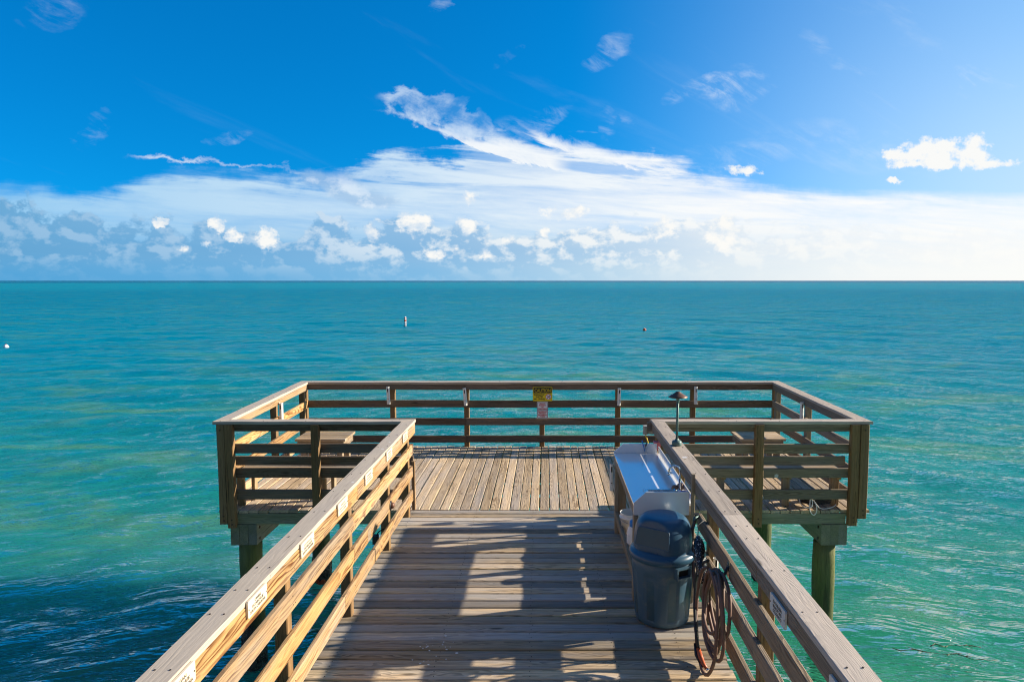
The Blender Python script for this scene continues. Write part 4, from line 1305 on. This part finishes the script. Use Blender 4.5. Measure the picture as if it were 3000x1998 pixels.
deep = t.noise(t.xyz(t.m('MULTIPLY', ps[0], 0.05), t.m('MULTIPLY', ps[1], 0.14), 3.0), 1.0, 3.0, 0.5)
c = t.mix(t.m('MULTIPLY', t.sstep(deep, 0.45, 0.7), 0.35), c, (0.001, 0.175, 0.28))
t.put(b.inputs['Base Color'], c)
b.inputs['Roughness'].default_value = 1.0
b.inputs['Specular IOR Level'].default_value = 0.0
# turbid water: light wanders sideways in it before coming back
b.subsurface_method = 'BURLEY'
b.inputs['Subsurface Weight'].default_value = 1.0
b.inputs['Subsurface Radius'].default_value = (0.5, 1.0, 0.9)
b.inputs['Subsurface Scale'].default_value = 4.0
# ripples: ridged wavelets stretched along the crests
bend = t.m('MULTIPLY', t.m('SUBTRACT', t.m('SQRT', t.m('MULTIPLY_ADD', t.m('MULTIPLY', ps[0], ps[0]), 1 / 81.0, 1.0)), 1.0), 4.0)
rp = (ps[0], t.m('ADD', ps[1], bend))


def ridged(sx, sy, seed, det=2.0):
    nn = t.noise(t.xyz(t.m('MULTIPLY', rp[0], sx), t.m('MULTIPLY', rp[1], sy), seed), 1.0, det, 0.55, dist=0.5)
    return t.m('SUBTRACT', 1.0, t.m('ABSOLUTE', t.m('MULTIPLY_ADD', nn, 2.0, -1.0)))


h = t.m('MULTIPLY', t.m('POWER', ridged(0.55, 2.0, 1.0, 3.0), 2.5), 0.11)
h = t.m('ADD', h, t.m('MULTIPLY', t.m('POWER', ridged(1.7, 6.5, 7.0, 2.0), 2.5), 0.035))
h = t.m('MULTIPLY', h, t.sstep(dist, 12.0, 60.0, 1.0, 0.25))
chop = t.noise(t.xyz(t.m('MULTIPLY', rp[0], 0.75), t.m('MULTIPLY', rp[1], 1.9), 8.0), 1.0, 4.0, 0.6, dist=0.4)
h = t.m('ADD', h, t.m('MULTIPLY', chop, t.sstep(dist, 6.0, 22.0, 0.05, 0.30)))
h = t.m('ADD', h, t.m('MULTIPLY', t.noise(t.xyz(t.m('MULTIPLY', rp[0], 9.0), t.m('MULTIPLY', rp[1], 20.0), 3.0), 1.0, 2.0, 0.5), t.sstep(dist, 6.0, 25.0, 0.003, 0.0)))
hf = t.m('MULTIPLY', t.noise(t.xyz(t.m('MULTIPLY', rp[0], 0.5), t.m('MULTIPLY', rp[1], 0.95), 5.0), 1.0, 4.0, 0.62), 0.45)
h = t.m('ADD', h, t.m('MULTIPLY', hf, t.sstep(dist, 40.0, 250.0, 0.0, 1.0)))
bp = t.node('ShaderNodeBump')
bp.inputs['Distance'].default_value = 1.0
t.put(bp.inputs['Strength'], t.sstep(dist, 4.0, 600.0, 1.0, 0.8))
t.put(bp.inputs['Height'], h)
t.put(b.inputs['Normal'], bp.outputs[0])
fr = t.node('ShaderNodeFresnel')
fr.inputs['IOR'].default_value = 1.33
t.put(fr.inputs['Normal'], bp.outputs[0])
gl_ = t.node('ShaderNodeBsdfGlossy')
gl_.inputs['Roughness'].default_value = 0.06
t.put(gl_.inputs['Normal'], bp.outputs[0])
mx = t.node('ShaderNodeMixShader')
lo = t.m('MULTIPLY', t.sstep(dist, 3.0, 110.0, 0.032, 0.42), 1.0)
hi = t.sstep(dist, 3.0, 70.0, 0.16, 0.98)
t.put(mx.inputs[0], t.m('MULTIPLY', t.m('DIVIDE', t.m('SUBTRACT', fr.outputs[0], lo), t.m('SUBTRACT', hi, lo), clamp=True), t.sstep(dist, 8.0, 300.0, 0.62, 0.36)))
t.l.new(b.outputs[0], mx.inputs[1])
t.l.new(gl_.outputs[0], mx.inputs[2])
t.l.new(mx.outputs[0], m.node_tree.nodes['Material Output'].inputs[0])
me.materials.append(m)
water = bpy.data.objects.new('water', me)
COL.objects.link(water)
water['kind'] = 'structure'

# drifting weed, thin strands lying just above the surface
mb = MB()
rw = random.Random(3)
def weed(x, y, L_, ang, seed):
    r2 = random.Random(seed)
    p = Vector((x, y, WATER_Z + 0.035))
    pts = []
    for k in range(14):
        pts.append(p.copy())
        ang2 = ang + r2.uniform(-0.7, 0.7)
        p = p + Vector((math.cos(ang2), math.sin(ang2), 0)) * L_ / 14
    mb.tube(pts, [r2.uniform(0.002, 0.009) for _ in pts], 5)
    for k in range(5):
        q0 = pts[r2.randrange(2, 12)]
        q1 = q0 + Vector((r2.uniform(-.12, .12), r2.uniform(-.08, .08), 0.0))
        mb.tube([q0, q1], [0.006, 0.002], 4)
for (x, y, L_, a, s_) in ((4.75, 9.2, 1.5, -0.25, 1), (5.3, 9.25, 0.8, -0.1, 2), (5.2, 6.4, 0.35, 0.6, 3), (6.6, 6.0, 0.9, -0.2, 4), (6.9, 8.9, 0.5, 0.3, 5),
                          (-5.2, 8.3, 0.9, -0.5, 6), (-7.4, 7.9, 0.8, -0.6, 7), (-6.2, 7.2, 0.4, 0.4, 8), (-9.3, 7.9, 0.5, 0.2, 9), (-5.0, 6.6, 0.3, 1.0, 10), (4.6, 6.6, 0.4, 0.2, 11)):
    weed(x, y, L_, a, s_)
wd = mb.build('seaweed', M_WEED)
wd['kind'] = 'stuff'
tag(wd, 'thin brown strands of seaweed drifting on the green water beside the pier', 'seaweed')

# ------------------------------------------------------------------ sky
az = math.atan2(SUN_DIR.x, SUN_DIR.y)
el = math.asin(SUN_DIR.z)
W = bpy.data.worlds.new('World')
S.world = W
W.use_nodes = True
t = NT(W.node_tree)
bg = W.node_tree.nodes['Background']
sky = t.node('ShaderNodeTexSky', sky_type='NISHITA')
sky.sun_disc = False
sky.sun_elevation = el
sky.sun_rotation = az
sky.altitude = 0
sky.air_density = 1.0
sky.dust_density = 0.6
sky.ozone_density = 2.2
K = 1.0 / (SKY_STRENGTH * 2 ** EXPO)            # a display value of 1 in sky units


def sc(r, g, b_):
    return tuple(K * q for q in lin3(r, g, b_))


d = t.node('ShaderNodeTexCoord').outputs['Generated']
dx, dy, dz = t.sep(d)
yy = t.m('MAXIMUM', dy, 0.12)
U = t.m('DIVIDE', dx, yy)                       # tangent of the bearing from due seaward
V = t.m('DIVIDE', dz, yy)                       # height above the horizon
# the clear sky, deepened
t.put(sky.inputs['Vector'], t.v('NORMALIZE', t.xyz(dx, dy, t.m('MULTIPLY_ADD', t.m('MAXIMUM', dz, 0.0), 1.15, 0.20))))
hs = t.node('ShaderNodeHueSaturation')
hs.inputs['Saturation'].default_value = 1.45
hs.inputs['Value'].default_value = 1.0
hs.inputs['Hue'].default_value = 0.495
t.put(hs.inputs['Color'], sky.outputs[0])
base = t.mix(1.0, hs.outputs[0], (0.06, 1.12, 1.36), 'MULTIPLY')
W_TREE = t


def uv(px, py):
    """bearing and height tangents of a direction (picture of 2354 x 1568 used as survey chart)"""
    f, cx, cy, p = 2050 / 1.2744, 1600 / 1.2744, 999 / 1.2744, math.atan(177 / 2050)
    a = (px - cx) / f
    e = (cy - py) / f
    y_ = math.cos(p) + e * math.sin(p)
    z_ = -math.sin(p) + e * math.cos(p)
    return a / y_, z_ / y_


def ramp_u(pts, smooth=False):
    """piecewise curve over bearing"""
    lo, hi = -0.95, 0.85
    st = []
    for (px, val) in pts:
        u = uv(px, 645)[0]
        st.append(((u - lo) / (hi - lo), val))
    return t.ramp(t.lin(U, lo, hi), st, 'B_SPLINE' if smooth else 'LINEAR')


def blob(px, py, rx, ry, ang=0.0, soft=1.0, warp=None):
    """elliptic puff mask: 1 at centre, 0 at the rim"""
    u0, v0 = uv(px, py)
    k = 1.2744 / 2050
    ca, sa = math.cos(math.radians(-ang)), math.sin(math.radians(-ang))
    a = t.m('SUBTRACT', wU if warp is None else warp[0], u0)
    e = t.m('SUBTRACT', wV if warp is None else warp[1], v0)
    p = t.m('MULTIPLY_ADD', a, ca / (rx * k), t.m('MULTIPLY', e, sa / (rx * k)))
    q_ = t.m('MULTIPLY_ADD', e, ca / (ry * k), t.m('MULTIPLY', a, -sa / (ry * k)))
    r2 = t.m('MULTIPLY_ADD', p, p, t.m('MULTIPLY', q_, q_))
    return t.m('SUBTRACT', 1.0, r2)


UV = t.xyz(U, V, 0.0)
# warped coordinates for ragged edges
w1 = t.noise(t.xyz(t.m('MULTIPLY', U, 9.0), t.m('MULTIPLY', V, 16.0), 0.3), 1.0, 6.0, 0.62, col=True)
w1s = t.sep(w1)
wU = t.m('ADD', U, t.m('MULTIPLY', t.m('SUBTRACT', w1s[0], 0.5), 0.09))
wV = t.m('ADD', V, t.m('MULTIPLY', t.m('SUBTRACT', w1s[1], 0.5), 0.05))
w2 = t.noise(t.xyz(t.m('MULTIPLY', U, 40.0), t.m('MULTIPLY', V, 44.0), 4.3), 1.0, 6.0, 0.62, col=True)
w2s = t.sep(w2)
puff = (t.m('ADD', U, t.m('MULTIPLY', t.m('SUBTRACT', w2s[0], 0.5), 0.03)), t.m('ADD', V, t.m('MULTIPLY', t.m('SUBTRACT', w2s[1], 0.5), 0.028)))

# glare of the sun side: the sky pales to the right
glare = t.m('MULTIPLY', t.sstep(U, 0.02, 0.78), t.sstep(V, 0.05, 0.45, 1.0, 0.42))
skyc = t.mix(t.m('MULTIPLY', glare, 0.86), base, sc(216, 236, 250))
# thin high veil wisps
def rotnoise(fa, fb, ang, seed, detail=8.0, rough=0.62, dist=0.4):
    ca, sa = math.cos(math.radians(ang)), math.sin(math.radians(ang))
    a = t.m('MULTIPLY_ADD', U, ca * fa, t.m('MULTIPLY', V, sa * fa))
    b2 = t.m('MULTIPLY_ADD', U, -sa * fb, t.m('MULTIPLY', V, ca * fb))
    return t.noise(t.xyz(a, b2, seed), 1.0, detail, rough, dist=dist)


def edge_v(pts):
    """a charted edge as height over bearing"""
    return ramp_u([(x, uv(x, y)[1]) for x, y in pts])


def band(top_pts, bot_pts, s_top, s_bot, nz=None, amp=0.0):
    vv = V if nz is None else t.m('MULTIPLY_ADD', t.m('SUBTRACT', nz, 0.5), amp, V)
    a = t.sstep(t.m('SUBTRACT', edge_v(top_pts), vv), 0.0, s_top)
    b2 = t.sstep(t.m('SUBTRACT', vv, edge_v(bot_pts)), 0.0, s_bot)
    return t.m('MULTIPLY', a, b2)


def between(x0, x1, soft=40):
    u0, u1, w = uv(x0, 645)[0], uv(x1, 645)[0], soft * 1.2744 / 2050
    return t.m('MULTIPLY', t.sstep(U, u0, u0 + w), t.sstep(U, u1 - w, u1, 1.0, 0.0))


def over(mask, col):
    global skyc
    skyc = t.mix(mask, skyc, col)


cir = rotnoise(1.6, 9.0, -26, 1.7, dist=0.8)
veil = t.m('MULTIPLY', t.sstep(cir, 0.60, 0.86), t.sstep(U, -0.2, 0.5, 0.10, 0.5))
over(veil, sc(215, 232, 250))

tone = t.lin(U, -0.85, 0.75)
wind = rotnoise(13.0, 42.0, -24, 3.3, 10.0, 0.68, 0.9)
flat = rotnoise(5.0, 46.0, -4, 12.0, 9.0, 0.66, 0.35)
lump = t.noise(t.xyz(t.m('MULTIPLY', U, 16.0), t.m('MULTIPLY', V, 22.0), 6.1), 1.0, 9.0, 0.62, dist=0.3)

# -- high sheet of cloud whose ragged upper edge climbs towards the middle
top = edge_v([(-250, 380), (0, 424), (120, 427), (230, 436), (300, 424), (370, 396), (520, 390), (650, 394), (740, 410), (790, 392), (850, 368), (930, 346), (1010, 352), (1060, 345),
              (1100, 316), (1160, 310), (1215, 328), (1270, 334), (1330, 330), (1430, 352), (1560, 368), (1600, 392), (1700, 404), (1760, 420), (1850, 431), (1960, 440), (2100, 440), (2250, 447), (2600, 452)])
rag = ramp_u([(0, .02), (250, .05), (500, .04), (700, .07), (1000, .10), (1500, .07), (1800, .03), (2354, .012)])
mixn = t.m('MULTIPLY_ADD', lump, 0.4, t.m('MULTIPLY', flat, 0.6))
bank = t.m('ADD', t.m('SUBTRACT', top, V), t.m('MULTIPLY', t.m('SUBTRACT', mixn, 0.5), t.m('MULTIPLY', rag, 2.0)))
bankm = t.sstep(bank, -0.006, 0.022)
rift = rotnoise(3.2, 34.0, -5, 9.0, 8.0, 0.64, 0.5)
riftm = t.m('MULTIPLY', t.sstep(rift, 0.49, 0.60), t.m('MULTIPLY', t.sstep(V, 0.115, 0.15), ramp_u([(0, .1), (200, .75), (650, .75), (900, .9), (1150, .55), (1300, .5), (1700, .6), (1900, .3), (2100, .0)])))
bankm = t.m('MULTIPLY', bankm, t.m('SUBTRACT', 1.0, riftm))
bcol = t.ramp(tone, [(0.0, lin3(150, 205, 240)), (0.2, lin3(188, 222, 246)), (0.4, lin3(210, 232, 249)), (0.55, lin3(238, 246, 252)), (0.68, lin3(250, 252, 253)), (1.0, lin3(255, 255, 254))])
bcol = t.v('SCALE', bcol, K)
bopa = t.m('MULTIPLY', ramp_u([(0, .86), (500, .93), (1000, .95), (1500, 1.0), (2354, 1.0)]), t.lin(flat, 0.34, 0.60, 0.66, 1.0))
over(t.m('MULTIPLY', bankm, bopa), bcol)

# -- wind-drawn plumes above the sheet
white = sc(236, 243, 252)
m1 = t.m('MULTIPLY', band([(280, 357), (340, 353), (420, 362), (640, 377), (780, 386)], [(280, 358), (340, 372), (420, 377), (640, 387), (780, 392)], 0.005, 0.006, lump, 0.05), between(280, 790, 90))
over(t.m('MULTIPLY', m1, t.sstep(t.m('MULTIPLY_ADD', lump, 0.4, t.m('MULTIPLY', flat, 0.6)), 0.36, 0.58, 0.1, 0.85)), white)
# grey-white heap riding on the long streak
heap = t.m('MULTIPLY', band([(850, 245), (885, 196), (930, 176), (965, 190), (990, 222), (1030, 205), (1060, 240), (1110, 262), (1150, 300), (1200, 325)],
                            [(850, 250), (900, 262), (1000, 292), (1100, 335), (1200, 352)], 0.012, 0.012, lump, 0.11), between(865, 1190, 40))
over(t.m('MULTIPLY', heap, t.sstep(t.m('MULTIPLY_ADD', lump, 0.75, t.m('MULTIPLY', wind, 0.25)), 0.36, 0.64, 0.05, 0.92)), sc(206, 226, 248))
m2 = t.m('MULTIPLY', band([(845, 246), (900, 254), (960, 270), (1040, 300), (1100, 312), (1160, 312), (1230, 330), (1320, 352)],
                          [(845, 249), (900, 263), (960, 283), (1040, 318), (1100, 345), (1160, 365), (1230, 385), (1320, 395)], 0.014, 0.003, wind, 0.03), between(846, 1320, 60))
over(t.m('MULTIPLY', m2, t.lin(wind, 0.3, 0.6, 0.72, 1.0)), sc(246, 250, 253))
m3 = t.m('MULTIPLY', band([(1145, 259), (1180, 268), (1215, 288), (1260, 300), (1310, 322), (1380, 342), (1470, 358), (1570, 372)],
                          [(1145, 263), (1180, 280), (1215, 303), (1260, 338), (1310, 362), (1380, 380), (1470, 395), (1570, 400)], 0.012, 0.008, wind, 0.045), between(1146, 1580, 50))
over(t.m('MULTIPLY', m3, t.lin(wind, 0.36, 0.6, 0.45, 1.0)), sc(248, 251, 254))
pl = None
for (px, py, rx, ry, ang, st) in ((1250, 283, 42, 13, -22, .5), (1165, 300, 40, 22, -10, .3), (1655, 198, 85, 15, -15, .8), (1700, 218, 60, 9, -16, .5), (2208, 198, 18, 18, 40, .9), (2265, 184, 60, 12, 10, .6),
                                  (1400, 125, 48, 12, -28, .42), (1390, 268, 14, 14, -45, .5), (1400, 303, 20, 12, -30, .35), (1440, 272, 6, 14, -75, .3), (1770, 153, 55, 5, 0, .35), (1950, 146, 42, 9, 22, .35), (1872, 102, 32, 12, 25, .25),
                                  (205, 298, 44, 14, -38, .28), (545, 315, 36, 8, -15, .4), (1025, 17, 20, 10, -12, .4), (120, 20, 70, 26, -15, .25), (1690, 360, 130, 22, -12, .35), (2000, 345, 200, 26, 8, .3), (1195, 125, 60, 6, -28, .15)):
    q_ = t.m('MULTIPLY', t.m('MAXIMUM', blob(px, py, rx * 1.5, ry * 1.9, ang), 0.0), st)
    pl = q_ if pl is None else t.m('MAXIMUM', pl, q_)
plm = t.m('MULTIPLY', pl, t.sstep(t.m('MULTIPLY_ADD', wind, 0.6, t.m('MULTIPLY', lump, 0.4)), 0.45, 0.68, 0.0, 1.3), clamp=True)
over(t.m('MULTIPLY', plm, 0.7), sc(230, 240, 252))

# -- haze that gathers at the horizon
hz = t.ramp(tone, [(0.0, lin3(72, 160, 215)), (0.22, lin3(92, 170, 220)), (0.42, lin3(124, 186, 228)), (0.56, lin3(176, 212, 236)), (0.68, lin3(220, 234, 242)), (0.82, lin3(246, 249, 248)), (1.0, lin3(254, 254, 250))])
hz = t.v('SCALE', hz, K)
over(t.m('MULTIPLY', t.sstep(V, 0.0, 0.105, 1.0, 0.0), 0.95), hz)

# -- low heaped clouds: blue-grey bodies, white where the sun on the right catches their tops
def cn_at(du, dv):
    return t.noise(t.xyz(t.m('MULTIPLY', t.m('ADD', U, du), 17.0), t.m('MULTIPLY', t.m('ADD', V, dv), 27.0), 7.7), 1.0, 8.0, 0.58, dist=0.15)
cn = cn_at(0.0, 0.0)
cl = cn_at(0.009, 0.009)
dif = t.m('SUBTRACT', cn, cl)
gtop = edge_v([(-200, 400), (0, 432), (60, 445), (100, 462), (200, 490), (280, 520), (340, 525), (380, 500), (430, 520), (500, 498), (560, 515), (620, 525), (690, 560), (730, 488), (790, 492), (830, 520), (900, 490), (960, 480), (1010, 515), (1060, 498), (1110, 525),
               (1180, 530), (1250, 515), (1330, 520), (1420, 500), (1520, 500), (1650, 505), (1750, 530), (1900, 510), (2100, 520), (2354, 520)])
gm = t.m('ADD', t.m('SUBTRACT', gtop, V), t.m('MULTIPLY', t.m('SUBTRACT', cn, 0.5), 0.105))
cn2 = t.noise(t.xyz(t.m('MULTIPLY', U, 38.0), t.m('MULTIPLY', V, 46.0), 2.9), 1.0, 8.0, 0.62)
gm = t.m('ADD', gm, t.m('MULTIPLY', t.m('SUBTRACT', cn2, 0.5), 0.05))
gm = t.sstep(gm, 0.0, 0.012)
gm = t.m('MULTIPLY', gm, t.m('MULTIPLY', ramp_u([(0, .85), (300, .8), (650, .75), (1000, .8), (1300, .75), (1600, .6), (2000, .3)]), t.sstep(V, 0.002, 0.045, 0.12, 1.0)))
gcol = t.ramp(tone, [(0.0, lin3(96, 162, 208)), (0.3, lin3(112, 172, 218)), (0.45, lin3(136, 184, 224)), (0.58, lin3(172, 204, 232)), (0.72, lin3(220, 232, 243)), (1.0, lin3(250, 250, 249))])
glit = t.lin(t.m('ADD', dif, t.m('MULTIPLY', t.m('SUBTRACT', cn2, 0.5), 0.14)), -0.02, 0.085)
glit = t.m('MULTIPLY', glit, ramp_u([(0, .35), (300, .4), (600, .55), (900, .9), (1500, 1.0)]))
gcol = t.mix(glit, gcol, t.mix(t.lin(U, -0.6, 0.1), lin3(206, 228, 246), lin3(253, 252, 248)))
over(gm, t.v('SCALE', gcol, K))

# heap of grey cloud left of the middle, half way up
hm = t.m('MULTIPLY', band([(660, 400), (720, 385), (800, 396), (880, 430), (950, 462)], [(660, 410), (720, 440), (800, 472), (880, 488), (950, 480)], 0.016, 0.012, cn, 0.05), between(670, 950, 50))
over(t.m('MULTIPLY', hm, 0.7), t.v('SCALE', t.mix(t.lin(dif, -0.02, 0.1), lin3(164, 198, 232), lin3(226, 238, 250)), K))

# -- bright heads
cu = None
for (px, py, rx, ry, st) in ((2160, 350, 84, 36, 1), (2080, 358, 60, 16, .8), (2243, 345, 40, 42, 1), (2190, 376, 150, 14, .8), (1712, 391, 50, 14, .85), (2057, 416, 24, 8, .8),
      (370, 509, 22, 10, .8), (502, 516, 22, 19, 1), (540, 537, 24, 19, .95), (612, 546, 28, 24, .9), (420, 570, 18, 10, .6), (480, 562, 14, 9, .55),
      (962, 512, 30, 22, .85), (928, 509, 20, 12, .7), (940, 535, 26, 16, .5), (862, 538, 24, 28, .7), (1062, 525, 26, 26, .65), (1112, 576, 22, 22, .5),
      (1168, 548, 18, 14, .6), (1255, 537, 18, 20, .75), (1300, 495, 54, 26, .55), (1075, 465, 30, 24, .4), (1020, 585, 50, 14, .4), (1520, 525, 44, 26, .5), (1660, 540, 36, 44, .55)):
    q_ = t.m('MULTIPLY', blob(px, py, rx * 1.12, ry * 1.12, 0, warp=puff), st)
    cu = q_ if cu is None else t.m('MAXIMUM', cu, q_)
dens = t.m('ADD', t.m('MULTIPLY_ADD', t.m('SUBTRACT', cn, 0.5), 1.3, cu), t.m('MULTIPLY', t.m('SUBTRACT', cn2, 0.5), 2.6))
cum = t.sstep(dens, 0.12, 0.70)
litc = t.m('ADD', t.lin(t.m('ADD', dif, t.m('MULTIPLY', t.m('SUBTRACT', cn2, 0.5), 0.35)), -0.09, 0.07), t.sstep(U, -0.2, 0.5, 0.0, 0.7), clamp=True)
shd = t.ramp(tone, [(0.0, lin3(170, 208, 238)), (0.35, lin3(190, 216, 240)), (0.55, lin3(216, 230, 244)), (0.75, lin3(248, 250, 251)), (1.0, lin3(254, 254, 252))])
over(t.m('MULTIPLY', cum, 0.95), t.v('SCALE', t.mix(litc, shd, lin3(253, 252, 248)), K))

# behind the viewer and below the horizon: dimmed sky, grey added as fill light
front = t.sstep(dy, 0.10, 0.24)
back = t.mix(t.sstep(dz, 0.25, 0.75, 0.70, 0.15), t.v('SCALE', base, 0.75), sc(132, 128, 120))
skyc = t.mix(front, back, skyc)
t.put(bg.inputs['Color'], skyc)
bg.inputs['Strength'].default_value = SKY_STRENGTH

# ------------------------------------------------------------------ sun, camera, output
sl = bpy.data.lights.new('sun', 'SUN')
sl.energy = 5.0
sl.angle = math.radians(0.53)
sl.color = (1.0, 0.86, 0.68)
so = bpy.data.objects.new('sun', sl)
COL.objects.link(so)
so.rotation_euler = SUN_DIR.to_track_quat('Z', 'Y').to_euler()
so.location = SUN_DIR * 60

cd = bpy.data.cameras.new('camera')
cam = bpy.data.objects.new('camera', cd)
COL.objects.link(cam)
cam.location = (0, 0, 3.0)
cam.rotation_euler = (math.radians(90) - math.atan(177 / 2050), 0, 0)
cd.sensor_width = 36
cd.lens = 36 * 2050 / 3000
cd.shift_x = -100 / 3000
cd.clip_start = 0.05
cd.clip_end = 90000
S.camera = cam

S.render.engine = 'CYCLES'
S.view_settings.view_transform = 'Standard'
S.view_settings.look = 'None'
S.view_settings.exposure = EXPO
S.view_settings.gamma = 1.0
S.cycles.use_denoising = True
S.cycles.pixel_filter_type = 'BLACKMAN_HARRIS'
S.cycles.filter_width = 1.15
S.cycles.max_bounces = 6
